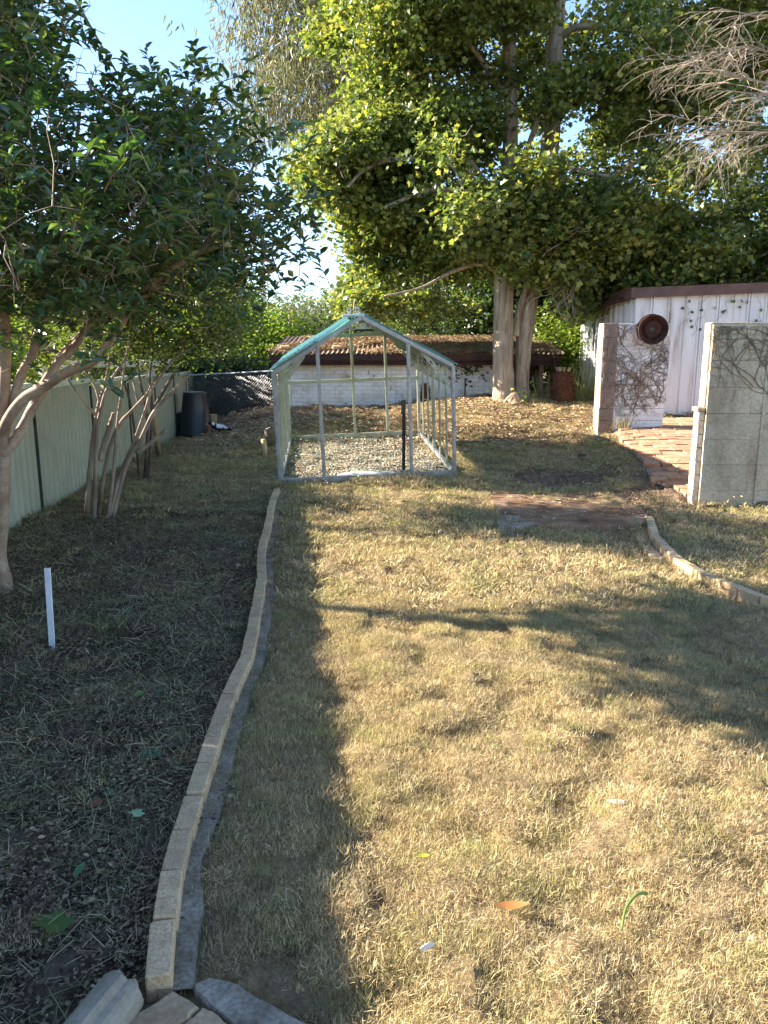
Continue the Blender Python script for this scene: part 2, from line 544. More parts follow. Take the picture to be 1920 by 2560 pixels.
# ------------------------------------------------------------------ scatter with geometry nodes (stuff only)
def gn_tree():
    ng = bpy.data.node_groups.new('scatter', 'GeometryNodeTree')
    ng.interface.new_socket('Geometry', in_out='INPUT', socket_type='NodeSocketGeometry')
    ng.interface.new_socket('Geometry', in_out='OUTPUT', socket_type='NodeSocketGeometry')
    N, L = ng.nodes, ng.links
    gi, go = N.new('NodeGroupInput'), N.new('NodeGroupOutput')
    def attr(nm, dt):
        a = N.new('GeometryNodeInputNamedAttribute')
        a.data_type = dt
        a.inputs['Name'].default_value = nm
        return a.outputs['Attribute']
    cmp_ = N.new('FunctionNodeCompare')
    cmp_.data_type = 'INT'
    cmp_.operation = 'GREATER_EQUAL'
    tid = attr('tid', 'INT')
    L.new(tid, [s for s in cmp_.inputs if s.name == 'A' and s.type == 'INT'][0])
    sep = N.new('GeometryNodeSeparateGeometry')
    sep.domain = 'POINT'
    L.new(gi.outputs[0], sep.inputs['Geometry'])
    L.new(cmp_.outputs[0], sep.inputs['Selection'])
    spl = N.new('GeometryNodeSplitToInstances')
    spl.domain = 'POINT'
    L.new(sep.outputs['Selection'], spl.inputs['Geometry'])
    L.new(tid, spl.inputs['Group ID'])
    m2p = N.new('GeometryNodeMeshToPoints')
    L.new(sep.outputs['Inverted'], m2p.inputs['Mesh'])
    iop = N.new('GeometryNodeInstanceOnPoints')
    iop.inputs['Pick Instance'].default_value = True
    L.new(m2p.outputs[0], iop.inputs['Points'])
    L.new(spl.outputs['Instances'], iop.inputs['Instance'])
    L.new(attr('idx', 'INT'), iop.inputs['Instance Index'])
    e2r = N.new('FunctionNodeEulerToRotation')
    L.new(attr('rot', 'FLOAT_VECTOR'), e2r.inputs[0])
    L.new(e2r.outputs[0], iop.inputs['Rotation'])
    L.new(attr('scl', 'FLOAT'), iop.inputs['Scale'])
    L.new(iop.outputs[0], go.inputs[0])
    return ng

GN = gn_tree()

def scatter(name, temps, P, ROT, SCL, mat, parent=None, label=None, cat=None):
    """temps: list of MB with colours; P (n,3); ROT (n,3); SCL (n,)"""
    v, f, c, tid = [], [], [], []
    for i, t in enumerate(temps):
        o = len(v)
        v += t.v
        f += [tuple(k + o for k in q) for q in t.f]
        c += t.c
        tid += [i] * len(t.v)
    nt, n = len(v), len(P)
    me = bpy.data.meshes.new(name)
    me.from_pydata(list(v) + [tuple(map(float, q)) for q in P], [], f)
    me.attributes.new('tid', 'INT', 'POINT').data.foreach_set('value', np.array(tid + [-1] * n, np.int32))
    me.attributes.new('idx', 'INT', 'POINT').data.foreach_set('value', np.concatenate([np.zeros(nt), rng.integers(0, len(temps), n)]).astype(np.int32))
    rot = np.zeros((nt + n, 3), np.float32)
    rot[nt:] = ROT
    me.attributes.new('rot', 'FLOAT_VECTOR', 'POINT').data.foreach_set('vector', rot.ravel())
    scl = np.ones(nt + n, np.float32)
    scl[nt:] = SCL
    me.attributes.new('scl', 'FLOAT', 'POINT').data.foreach_set('value', scl)
    cc = np.ones((nt + n, 4), np.float32)
    cc[:nt, :3] = np.array(c, np.float32)
    me.attributes.new('col', 'FLOAT_COLOR', 'POINT').data.foreach_set('color', cc.ravel())
    me.materials.append(MAT[mat])
    o = bpy.data.objects.new(name, me)
    COL.objects.link(o)
    md = o.modifiers.new('scatter', 'NODES')
    md.node_group = GN
    if parent is not None:
        o.parent = parent
    tag(o, label, cat, kind='stuff')
    return o

def pick(cols, j=.12):
    c = random.choice(cols)
    k = 1 + random.uniform(-j, j)
    return tuple(max(0.0, q * k) for q in c)

def leaf_geo(mb, base, d, up, L, Wd, col, shape='oval', fold=.25, droop=.2):
    """one leaf: base point, direction d, surface normal up"""
    d = d.normalized()
    s = d.cross(up)
    if s.length < 1e-4:
        s = d.orthogonal()
    s.normalize()
    n = s.cross(d).normalized()
    if shape == 'oval':
        prof = [(0, 0), (.3, .42), (.62, .5), (1, 0)]
        mid = [base, base + d * (.45 * L) - n * (droop * L * .15), base + d * L - n * (droop * L * .5)]
        a = base + d * (.32 * L) + s * (.48 * Wd) + n * (fold * Wd * .5)
        b = base + d * (.32 * L) - s * (.48 * Wd) + n * (fold * Wd * .5)
        a2 = base + d * (.7 * L) + s * (.36 * Wd) + n * (fold * Wd * .4 - droop * L * .2)
        b2 = base + d * (.7 * L) - s * (.36 * Wd) + n * (fold * Wd * .4 - droop * L * .2)
        mb.add([mid[0], a, a2, mid[2], b2, b, mid[1]], [(0, 6, 1), (6, 2, 1), (6, 3, 2), (0, 5, 6), (6, 5, 4), (6, 4, 3)], col)
    elif shape == 'lobed':
        pts = [(0, 0), (.05, .5), (.38, .34), (.55, .62), (.72, .25), (1, 0), (.72, -.25), (.55, -.62), (.38, -.34), (.05, -.5)]
        vs_ = [base + d * (u * L) + s * (w * Wd) + n * (abs(w) * fold * Wd - u * u * droop * L) for u, w in pts]
        vs_.append(base + d * (.42 * L))
        mb.add(vs_, [(10, i, (i + 1) % 10) for i in range(10)], col)
    elif shape == 'blade':
        m = base + d * (.55 * L) + n * (fold * L * .2)
        e = base + d * L - n * (droop * L)
        mb.add([base - s * (Wd * .5), base + s * (Wd * .5), m + s * (Wd * .38), e, m - s * (Wd * .38)], [(0, 1, 2, 4), (4, 2, 3)], col)

def rand_dir(zmin=-1, zmax=1):
    z = random.uniform(zmin, zmax)
    a = random.uniform(0, 2 * math.pi)
    r = math.sqrt(max(0, 1 - z * z))
    return Vector((r * math.cos(a), r * math.sin(a), z))

def leaf_cluster(n, rad, L, W, cols, shape, zr=(-.5, .6), flat=.6, droop=.2, hang=False):
    mb = MB()
    for _ in range(n):
        d = rand_dir(*zr)
        b = Vector((random.gauss(0, 1), random.gauss(0, 1), random.gauss(0, 1) * flat)) * rad * .5
        if hang:
            d = Vector((random.uniform(-.5, .5), random.uniform(-.5, .5), -1))
        up = (Vector((0, 0, 1)) + rand_dir() * .9).normalized()
        k = random.uniform(.7, 1.2)
        leaf_geo(mb, b, d, up, L * k, W * k, pick(cols), shape, random.uniform(.1, .5), random.uniform(0, droop * 2))
    return mb

def twig_cluster(n, L, W, cols, stem=.16):
    """camellia like shoot: leaves set alternately along a short stem"""
    mb = MB()
    dirs = rand_dir(.1, .9)
    tip = dirs * stem
    for i in range(n):
        t = (i + .5) / n
        side = rand_dir(-.4, .5)
        d = (dirs * .55 + side).normalized()
        k = random.uniform(.75, 1.15)
        leaf_geo(mb, dirs * (stem * t), d, (Vector((0, 0, 1)) + rand_dir() * .5).normalized(), L * k, W * k, pick(cols), 'oval', random.uniform(.2, .5), random.uniform(0, .5))
    mb.tube([Vector((0, 0, 0)) - dirs * .05, tip * .5, tip], [.003, .0025, .0015], 3, False, col=(.16, .11, .06))
    return mb

# ------------------------------------------------------------------ tree builder
def poly_dist(px, py, poly):
    best = 1e9
    n = len(poly)
    for i in range(n):
        x1, y1 = poly[i]
        x2, y2 = poly[(i + 1) % n]
        dx, dy = x2 - x1, y2 - y1
        t = max(0, min(1, ((px - x1) * dx + (py - y1) * dy) / (dx * dx + dy * dy + 1e-9)))
        best = min(best, math.hypot(px - x1 - t * dx, py - y1 - t * dy))
    return best

def sample_poly(poly, n, Y, thick, edge=120., gap=None, zmin=None):
    """n points inside an outline seen from the photo, spread through real depth Y-thick..Y+thick"""
    xs, ys = [p[0] for p in poly], [p[1] for p in poly]
    out, tries = [], 0
    while len(out) < n and tries < n * 60:
        tries += 1
        x, y = random.uniform(min(xs), max(xs)), random.uniform(min(ys), max(ys))
        if not in_poly(np.array([x]), np.array([y]), poly)[0]:
            continue
        e = min(1.0, max(.12, poly_dist(x, y, poly) / edge))
        p = PX(x, y, Y + random.uniform(-1, 1) * thick * math.sqrt(e))
        if zmin is not None and p.z < zmin:
            continue
        if gap and mnoise.noise(p * gap[0] + Vector((gap[2], 0, 0))) < gap[1]:
            continue
        out.append(p)
    return out

def grow(mb, limbs, targets, r0=.03, r1=.006, n=5, sag=.12, nodes=None):
    """join targets to the nearest limb or earlier twig"""
    P = [] if nodes is None else nodes
    for pts in limbs:
        for q, _ in along(pts, .15):
            P.append(q)
    arr = np.array([tuple(q) for q in P])
    T = np.array([tuple(q) for q in targets])
    d0 = np.array([((arr - t) ** 2).sum(1).min() for t in T])
    for i in np.argsort(d0):
        t = Vector(T[i])
        k = int(((arr - T[i]) ** 2).sum(1).argmin())
        s = Vector(arr[k])
        L = (t - s).length
        if L < .03:
            continue
        j = rand_dir() * (L * .12)
        m1 = s.lerp(t, .35) + Vector((0, 0, L * sag)) + j
        m2 = s.lerp(t, .7) + Vector((0, 0, L * sag * .8)) - j * .6
        ra = min(r0, r1 + L * .016)
        mb.tube([s, m1, m2, t], [ra, ra * .75, (ra * .4 + r1 * .5), r1], n, False)
        arr = np.vstack([arr, [tuple(m1), tuple(m2), tuple(t)]])

def make_tree(name, label, cat, limbs, bark, clumps, temps, mat, per, csize, scl=(.8, 1.25), r0=.03, r1=.006, twn=4, group=None, loc=None, flat=.55, nmore=0, sub=None, trunk_n=10, rough=.06, compact=False):
    """limbs: list of (points, radii); clumps: crown clump centres; per: leaf bunches per clump"""
    root = empty(name, label, cat, group)
    if loc is not None:
        root.location = loc
    off = root.location.copy()
    mb = MB()
    lines = []
    for pts, rad in limbs:
        sm = smooth_line(pts, 5)
        m = len(sm)
        rr = [float(np.interp(i / (m - 1) * (len(rad) - 1), range(len(rad)), rad)) for i in range(m)]
        mb.tube([q - off for q in sm], rr, trunk_n, True, rough)
        lines.append(sm)
    tr = mb.build('trunk', bark, root, True)
    tw = MB()
    targets = list(clumps)
    grow(tw, lines, targets, r0, r1, twn)
    if sub:
        subs = []
        for c in clumps:
            for _ in range(sub):
                subs.append(c + Vector((random.gauss(0, 1), random.gauss(0, 1), random.gauss(0, 1) * flat)) * csize * .7)
        grow(tw, [[c, c + Vector((0, 0, .01))] for c in clumps], subs, r1 * 1.2, r1 * .4, 3)
    tw.v = [tuple(Vector(q) - off) for q in tw.v]
    tw.build('branches', bark, root, True, 'stuff')
    P = []
    for c in clumps:
        k = max(1, int(per * random.uniform(.6, 1.4)))
        cs_ = csize * random.uniform(.55, 1.15)
        for _ in range(k):
            if compact:
                g = rand_dir() * (cs_ * random.uniform(0, 1) ** .45)
                g.z *= flat
            else:
                g = Vector((random.gauss(0, 1), random.gauss(0, 1), random.gauss(0, 1) * flat)) * (csize * .5)
            P.append(c + g - off)
    P = np.array([tuple(q) for q in P])
    n = len(P)
    ROT = np.stack([rng.normal(0, .35, n), rng.normal(0, .35, n), rng.uniform(0, 6.283, n)], 1)
    scatter('crown', temps, P, ROT, rng.uniform(scl[0], scl[1], n), mat, root)
    return root

# ================================================================== the ground
EDGE_PX = [(364, 2445), (376, 2300), (400, 2177), (429, 2074), (463, 1987), (488, 1908), (515, 1838), (532, 1789), (550, 1739), (574, 1691), (598, 1649), (610, 1608), (618, 1571), (624, 1535), (630, 1507), (634, 1484), (639, 1460), (642, 1441), (642, 1421), (642, 1405), (641, 1388), (642, 1373), (645, 1359), (649, 1344), (653, 1329), (659, 1315), (663, 1301), (665, 1288), (667, 1277), (669, 1266), (672, 1254), (676, 1245), (680, 1236), (687, 1223)]

def at_z(px, py, z):
    d = ray(px, py)
    return Vector((0, 0, CAMZ)) + d * ((z - CAMZ) / d.z)

EDGE = [at_z(px, py, .09) for px, py in EDGE_PX]
EDGE = [EDGE[0]] + [(EDGE[i - 1] + EDGE[i] * 2 + EDGE[i + 1]) / 4 for i in range(1, len(EDGE) - 1)] + [EDGE[-1]]
EY, EX = np.array([p.y for p in EDGE]), np.array([p.x for p in EDGE])
EDGE2_PX = [(1613, 1290), (1623, 1313), (1629, 1333), (1655.5, 1359), (1699, 1398), (1745.5, 1425.5), (1801, 1451.6), (1870, 1476.5), (1925, 1503), (2010, 1530), (2120, 1555)]
EDGE2 = [at_z(px, py, .09) for px, py in EDGE2_PX]
SLAB = [PG(1224, 1227, .06), PG(1586, 1223, .06), PG(1628, 1300, .06), PG(1590, 1318, .06), PG(1370, 1318, .06), PG(1241, 1297, .06)]
SLAB_POLY = [(p.x, p.y) for p in SLAB]
GH = dict(loc=(-.2226, 10.7509, .0928), yaw=.0816, roll=-.039, pit=.0445, w=2.4653, e=1.5379, r=2.2277, D=3.9689)
GHM = Matrix.Translation(GH['loc']) @ Matrix.Rotation(GH['yaw'], 4, 'Z') @ Matrix.Rotation(GH['pit'], 4, 'X') @ Matrix.Rotation(GH['roll'], 4, 'Y')
GH_POLY = [tuple((GHM @ Vector(q))[:2]) for q in ((-1.23, 0, 0), (1.23, 0, 0), (1.23, 3.97, 0), (-1.23, 3.97, 0))]

def edge_x(y):
    return np.interp(y, EY, EX)

def weights(x, y):
    """mulch, leaf litter, dirt, gravel weights of the ground at x, y"""
    x, y = np.asarray(x, float), np.asarray(y, float)
    j = (fbm(x, y, .8, 21) - .5)
    left = np.clip((edge_x(y) + .05 - x) / .06, 0, 1)
    far = np.clip((y - 8.2 + j * 3) / 2.5, 0, 1)
    mulch = left * (1 - .62 * far)
    mulch = np.where(y > 10.6, mulch * np.clip((-.5 - x) / 1.2, 0, 1), mulch)
    mulch = np.maximum(mulch, np.clip((fbm(x, y, .2, 71, 2) - .66) * 7, 0, .4) * (x > edge_x(y)) * (y < 11))
    lit = np.clip((y - 12.9 + j * 3.0) / 1.6, 0, 1) * np.clip((x + 4.2) / 1.5, 0, 1)
    lit = np.maximum(lit, np.clip((y - 20) / 3, 0, 1) * .6)
    dirt = np.clip(1 - np.hypot((x - 2.75) / 1.5, (y - 10.9 - j) / .95), 0, 1) * 2.2
    dirt = np.maximum(dirt, np.clip(1 - np.hypot((x - 3.35) / .55, (y - 9.3) / .8), 0, 1) * 2)
    pv = in_poly(x, y, PAVE_POLY)
    dirt = np.where(pv, 1, dirt)
    gh = in_poly(x, y, GH_POLY)
    return mulch, np.clip(lit, 0, 1), np.clip(dirt, 0, 1), gh

def grid_axis(fine0, fine1, step, mid0, mid1, mstep, far):
    a = list(np.arange(fine0, fine1, step))
    b = list(np.arange(fine1, mid1, mstep))
    c = list(np.arange(mid0, fine0, mstep))
    out, s, v = [], mstep, mid1
    while v < far:
        out.append(v)
        s *= 1.5
        v += s
    out.append(far)
    lo, s, v = [], mstep, mid0
    while v > -far:
        s *= 1.5
        v -= s
        lo.append(max(v, -far))
    return np.array(sorted(set(np.round(lo + c + a + b + out, 4))))

gx = grid_axis(-4.2, 4.6, .05, -12, 12, .25, 900)
gy = grid_axis(1.2, 9.0, .05, -6, 22, .12, 1200)
GXX, GYY = np.meshgrid(gx, gy)
fx, fy = GXX.ravel(), GYY.ravel()
gzv = ground_z(fx, fy, True)
me = bpy.data.meshes.new('ground')
nx, ny = len(gx), len(gy)
ii = (np.arange(ny - 1)[:, None] * nx + np.arange(nx - 1)[None]).ravel()
faces = np.stack([ii, ii + 1, ii + nx + 1, ii + nx], 1)
me.from_pydata(np.stack([fx, fy, gzv], 1).tolist(), [], faces.tolist())
wm, wlit, wd, wg = weights(fx, fy)
wc = np.ones((len(fx), 4), np.float32)
wc[:, 0], wc[:, 1], wc[:, 2] = wm, wlit, np.where(wg, .5, wd)
me.attributes.new('wt', 'FLOAT_COLOR', 'POINT').data.foreach_set('color', wc.ravel())
me.polygons.foreach_set('use_smooth', [True] * len(me.polygons))
me.materials.append(MAT['ground'])
ground = bpy.data.objects.new('ground', me)
COL.objects.link(ground)
tag(ground, 'dry lawn and dark mulched garden bed rising to a leaf covered mound', None, kind='structure')

# ================================================================== boundary fence of pale green steel sheets
FD = Vector((-.104, 1.0, 0)).normalized()

def fence_pt(s):
    """point on the fence line at Y = s"""
    return Vector((-3.0 - .104 * s * 1.0, s, 0))

root = empty('steel_fence', 'long pale green ribbed steel sheet fence along the left boundary', 'fence')
post_y = [3.83 + 2.36 * k for k in range(-3, 11)]
for k, y0 in enumerate(post_y[:-1]):
    y1 = post_y[k + 1]
    yc = (y0 + y1) / 2
    zb = .02 - max(0, yc - 7) * .014
    zt = 1.52 - max(0, yc - 6) * .0135
    a, b = fence_pt(y0), fence_pt(y1)
    d = (b - a).normalized()
    nrm = Vector((d.y, -d.x, 0))
    L = (b - a).length - .05
    mb = MB()
    per = .17
    us, ds = [], []
    u = 0.0
    while u < L:
        for du, dd in ((0, 0), (.075, 0), (.095, .026), (.150, .026)):
            if u + du < L:
                us.append(u + du)
                ds.append(dd)
        u += per
    us.append(L)
    ds.append(0)
    vs_, fs = [], []
    for z in (zb - .15, zt - .03):
        for u, dd in zip(us, ds):
            q = a + d * (u + .025) + nrm * (dd - .013)
            vs_.append((q.x, q.y, z))
    m = len(us)
    for i in range(m - 1):
        fs.append((i, i + 1, m + i + 1, m + i))
    mb.add(vs_, fs)
    mb.build('fence_panel', 'fence_green', root)
    mb = MB()
    mb.bar(a + Vector((0, 0, zt)), b + Vector((0, 0, zt)), .05, .05)
    mb.build('top_rail', 'fence_rail', root)
    mb = MB()
    mb.bar(a + Vector((0, 0, zb - .1)), b + Vector((0, 0, zb - .1)), .05, .06)
    mb.build('bottom_rail', 'fence_rail', root)
    mb = MB()
    q = a - d * .0
    mb.bar(q + Vector((0, 0, -.5)), q + Vector((0, 0, zt + .028)), .06, .034, up=d)
    mb.build('post', 'fence_dark', root)

# ================================================================== brick lawn edgings
def brick_mesh(L=.228, W=.076, Hh=.11, jit=.0015):
    mb = MB()
    mb.bbox((-L / 2, -W / 2, -Hh), (L / 2, W / 2, 0), .005, None, jit)
    return mb.mesh('brick', 'brick_cream')

BR = [brick_mesh() for _ in range(6)]

def edging(name, label, line, side, footw, zt):
    root = empty(name, label, 'garden edging')
    st = along(smooth_line(line, 4), .238)
    for i in range(len(st) - 1):
        p, q = st[i][0], st[i + 1][0]
        d = (q - p).normalized()
        nrm = Vector((d.y, -d.x, 0)) * side
        c = (p + q) / 2 + nrm * .038
        g = gz(c.x, c.y)
        inst('brick', BR[i % 6], root, (c.x + random.uniform(-.004, .004), c.y, g + zt + random.uniform(-.004, .006)),
             (random.uniform(-.02, .02), random.uniform(-.015, .015), math.atan2(d.y, d.x) + random.uniform(-.02, .02)))
    mb = MB()
    sm = smooth_line(line, 4)
    vs_, fs = [], []
    for i, p in enumerate(sm):
        t = (sm[min(i + 1, len(sm) - 1)] - sm[max(i - 1, 0)]).normalized()
        nrm = Vector((t.y, -t.x, 0)) * side
        w = footw * (1 + (vnoise(p.x * 1.0, p.y, .25, 5).item() - .5) * .35)
        g = gz(p.x, p.y)
        for o, h in ((.03, -.05), (.03, .032), (.03 + w * .5, .026), (.03 + w * .93, .022), (.03 + w, -.05)):
            q = p + nrm * o
            vs_.append((q.x, q.y, g + h + random.uniform(-.002, .002)))
        if i:
            b0, b1 = (i - 1) * 5, i * 5
            for k in range(4):
                fs.append((b0 + k, b1 + k, b1 + k + 1, b0 + k + 1))
    mb.add(vs_, fs)
    mb.build('footing', 'mortar', root)
    return root

edging('brick_edging', 'long wavy row of cream bricks between the mulched bed and the lawn', EDGE, 1, .11, .085)

# right edging: the lit faces look left, footing lies on the lawn side
root = empty('brick_edging', 'short curved row of cream bricks below the grey block wall', 'garden edging')
st = along(smooth_line(EDGE2, 4), .242)
for i in range(len(st) - 1):
    p, q = st[i][0], st[i + 1][0]
    d = (q - p).normalized()
    nrm = Vector((-d.y, d.x, 0))
    c = (p + q) / 2 + nrm * .038
    inst('brick', BR[(i * 5 + 2) % 6], root, (c.x, c.y, gz(c.x, c.y) + .10 + random.uniform(-.006, .006)),
         (random.uniform(-.03, .03), random.uniform(-.02, .02), math.atan2(d.y, d.x) + random.uniform(-.03, .03)))
    if i < 6:
        me = BR[(i + 1) % 6]
        c2 = (p + q) / 2 - nrm * (.062 + random.uniform(0, .01))
        inst('paver_brick', me, root, (c2.x, c2.y, gz(c2.x, c2.y) + .022), (0, R(2), math.atan2(d.y, d.x) + random.uniform(-.05, .05)), (1, 1.45, 1))

# ================================================================== bottom-left corner: kerb piece, sandstone pavers, old log
def slab_poly(name, pts, z, th, mat, root=None, jit=.0, bev=.012):
    """flat stone: outline in world XY, chamfered top"""
    mb = MB()
    n = len(pts)
    cx = sum(p[0] for p in pts) / n
    cyy = sum(p[1] for p in pts) / n
    def ring(k, zz, jj=0):
        return [(cx + (p[0] - cx) * k, cyy + (p[1] - cyy) * k, zz + random.uniform(-jj, jj)) for p in pts]
    r = max(math.hypot(p[0] - cx, p[1] - cyy) for p in pts)
    v = ring(1, z - th) + ring(1, z - bev) + ring(1 - bev / r, z, jit) + [(cx, cyy, z)]
    fs = []
    for i in range(n):
        j = (i + 1) % n
        fs += [(i, j, n + j, n + i), (n + i, n + j, 2 * n + j, 2 * n + i), (2 * n + i, 2 * n + j, 3 * n)]
    mb.add(v, fs)
    return mb.build(name, mat, root)

def rough_outline(pts, n=4, j=.008):
    out = []
    for i in range(len(pts)):
        a, b = Vector(pts[i]), Vector(pts[(i + 1) % len(pts)])
        for k in range(n):
            q = a.lerp(b, k / n)
            out.append((q.x + random.uniform(-j, j), q.y + random.uniform(-j, j)))
    return out

def gpoly(pix, z=0.05, n=4, j=.006):
    return rough_outline([at_z(px, py, z)[:2] for px, py in pix], n, j)

kerb = [(478, 2462), (520, 2446), (590, 2462), (660, 2506), (760, 2560), (900, 2630), (880, 2700), (700, 2620), (600, 2576), (520, 2510)]
o = slab_poly('kerb_strip', gpoly(kerb, .03, 3, .004), .035, .12, 'mortar')
tag(o, 'curved rough grey mortar strip at the bottom edge beside the pavers', 'kerb')
o = slab_poly('stepping_stone', gpoly([(440, 2476), (496, 2512), (470, 2545), (420, 2590), (300, 2600), (345, 2530)], .04, 3), .045, .08, 'sandstone')
tag(o, 'sandy paving stone beside the first brick of the edging', 'paving stone')
o = slab_poly('stepping_stone', gpoly([(508, 2520), (545, 2540), (600, 2590), (640, 2640), (470, 2640), (430, 2600), (474, 2556)], .03, 3), .04, .08, 'sandstone')
tag(o, 'sandy paving stone wedged against the grey mortar strip', 'paving stone')
# log
root = empty('timber_log', 'weathered grey split log lying at the bottom left corner', 'log')
a, b = at_z(308, 2478, .07), at_z(150, 2680, .06)
d = (b - a).normalized()
M = Matrix.Translation(a) @ d.to_track_quat('X', 'Z').to_matrix().to_4x4()
mb = MB()
prof = []
for k in range(22):
    an = 2 * math.pi * k / 22
    r = .074 * (1 + random.uniform(-.03, .03)) - (.010 if k in (4, 9, 13) else 0)
    prof.append((math.cos(an) * r, math.sin(an) * r))
vs_, fs = [], []
for i, (x, s) in enumerate(((0, .86), (.008, .97), (.03, 1), (.25, 1.02), (.7, .99))):
    for k, (u, w) in enumerate(prof):
        vs_.append((x + (.01 * math.sin(k * 1.7) if i == 0 else 0), u * s, w * s))
    if i:
        for k in range(22):
            k2 = (k + 1) % 22
            fs.append(((i - 1) * 22 + k, (i - 1) * 22 + k2, i * 22 + k2, i * 22 + k))
fs.append(tuple(range(22)))
mb.add(vs_, fs)
o = mb.build('log_body', 'timber_grey', root)
o.matrix_local = M

# white stake in the bed
p = PG(130, 1622)
root = empty('plastic_stake', 'thin white plastic stake standing upright in the mulched bed', 'stake', loc=p)
mb = MB()
vs_, fs = [], []
prof = [(-.017, -.008), (.017, -.008), (.017, .006), (.012, .006), (.012, -.003), (-.012, -.003), (-.012, .006), (-.017, .006)]
for z, sx in ((-.08, 0), (.53, .018)):
    for u, w in prof:
        vs_.append((u + sx, w, z))
for k in range(8):
    k2 = (k + 1) % 8
    fs.append((k, k2, 8 + k2, 8 + k))
fs.append(tuple(range(8, 16)))
mb.add(vs_, fs)
mb.build('channel', 'white_plastic', root)

# ================================================================== concrete slab by the path
root = empty('concrete_slab', 'worn cracked concrete slab set in the dry lawn', 'slab')
slab_poly('slab_body', rough_outline(SLAB_POLY, 5, .012), .075, .14, 'slab', root, .004)
slab_poly('broken_corner', rough_outline([PG(*q, .06)[:2] for q in ((1243, 1300), (1262, 1288), (1290, 1289), (1334, 1312), (1300, 1322), (1244, 1322))], 3, .008), .085, .14, 'mortar', root, .004)
slab_poly('broken_chip', rough_outline([PG(*q, .05)[:2] for q in ((1226, 1290), (1240, 1283), (1262, 1285), (1240, 1296))], 3, .006), .06, .1, 'slab', root, .003)

# ================================================================== greenhouse frame
root = empty('greenhouse', 'bare galvanised greenhouse frame with teal roof sheets on the lawn', 'greenhouse', loc=GH['loc'])
root.rotation_mode = 'XYZ'
root.matrix_world = GHM
w2, e, r_, D = GH['w'] / 2, GH['e'], GH['r'], GH['D']

def gbar(name, p, q, w, h, mat='galv', up=(0, 0, 1)):
    mb = MB()
    mb.bar(p, q, w, h, up)
    # rolled channel: a raised rib along the middle
    pp, qq = Vector(p), Vector(q)
    d = (qq - pp).normalized()
    sd = d.cross(Vector(up))
    if sd.length < 1e-3:
        sd = d.cross(Vector((0, 1, 0)))
    u = sd.normalized().cross(d)
    mb.bar(pp - u * (h * .5 + .004) + d * .005, qq - u * (h * .5 + .004) - d * .005, w * .35, .012, up)
    return mb.build(name, mat, root)

YV = (0, 1, 0)
gbar('base_rail', (-w2, 0, .035), (w2, 0, .035), .045, .08)
gbar('base_rail', (-w2, D, .035), (w2, D, .035), .045, .08, 'galv_green')
gbar('base_rail', (-w2, .03, .03), (-w2, D - .03, .03), .045, .07)
gbar('base_rail', (w2, .03, .03), (w2, D - .03, .03), .045, .07)
for sx in (-1, 1):
    gbar('corner_post', (sx * w2, 0, -.12), (sx * w2, 0, e), .05, .05, 'galv', YV)
    gbar('corner_post', (sx * w2, D, -.12), (sx * w2, D, e), .05, .05, 'galv_green', YV)
    gbar('eave_rail', (sx * w2, .03, e - .02), (sx * w2, D - .03, e - .02), .04, .05)
    gbar('front_rafter', (sx * w2, 0, e), (0, 0, r_), .05, .06, 'galv', YV)
    gbar('rear_rafter', (sx * w2, D, e), (0, D, r_), .045, .05, 'galv_green', YV)
    gbar('door_jamb', (sx * w2 * .5, -.01, -.08), (sx * w2 * .5, -.01, e + .5 * (r_ - e) - .02), .05, .04, 'galv', YV)
    for k in range(1, 6):
        y = D * k / 6
        gbar('stud', (sx * w2, y, -.05), (sx * w2, y, e - .02), .028 if k != 3 else .045, .03, 'galv_green', YV)
        gbar('rafter', (sx * w2, y, e), (0, y, r_ - .01), .025, .03, 'galv_green', YV)
    # perforated knee braces between studs and rafters
    for k in range(0, 7):
        y = D * k / 6 + (.03 if k == 0 else -.03 if k == 6 else .02)
        a = Vector((sx * (w2 - .01), y, e - .30))
        b = Vector((sx * (w2 - .42), y, e + .42 * (r_ - e) / w2 - .03))
        d = (b - a).normalized()
        nn = Vector((-d.z, 0, d.x)) * .03
        mb = MB()
        vs_, fs = [], []
        # plate with three square holes
        cuts = [0, .1, .2, .28, .38, .46, .56, .64, .74, 1.0]
        L = (b - a).length
        for t in cuts:
            for o in (-1.0, -.45, .45, 1.0):
                vs_.append(a + d * (t * L) + nn * o)
        for i in range(len(cuts) - 1):
            for j in range(3):
                if j == 1 and i in (1, 3, 5, 7):
                    continue
                fs.append((i * 4 + j, i * 4 + j + 1, i * 4 + 5 + j, i * 4 + 4 + j))
        nv = len(vs_)
        vs_ += [q + Vector((0, .004, 0)) for q in vs_]
        fs += [tuple(q + nv for q in reversed(f)) for f in fs]
        mb.add(vs_, fs)
        mb.build('knee_brace', 'galv_green', root)
gbar('rear_post', (0, D, 0), (0, D, r_ - .08), .05, .04, 'galv_green', YV)
gbar('rear_post', (w2 * .508, D, 0), (w2 * .508, D, 1.9), .05, .04, 'galv_green', YV)
gbar('rear_cross_rail', (-w2, D - .01, 1.08), (w2, D - .01, 1.08), .04, .05, 'galv_green')
gbar('rear_gable_rail', (-w2 * .45, D - .01, 1.905), (w2 * .45, D - .01, 1.905), .04, .05, 'galv_green')
gbar('ridge_beam', (0, .03, r_ - .015), (0, D - .03, r_ - .015), .04, .04, 'galv')
mb = MB()
for u0, u1 in ((-.17, -.13), (-.09, -.05), (-.02, .06), (.10, .13), (.16, .2)):
    mb.box((u0, .03, r_ - .145), (u1, .034, r_ - .085))
mb.box((-.19, .03, r_ - .085), (.21, .034, r_ - .075))
mb.box((-.19, .03, r_ - .155), (.21, .034, r_ - .145))
mb.build('apex_plate', 'galv_green', root)
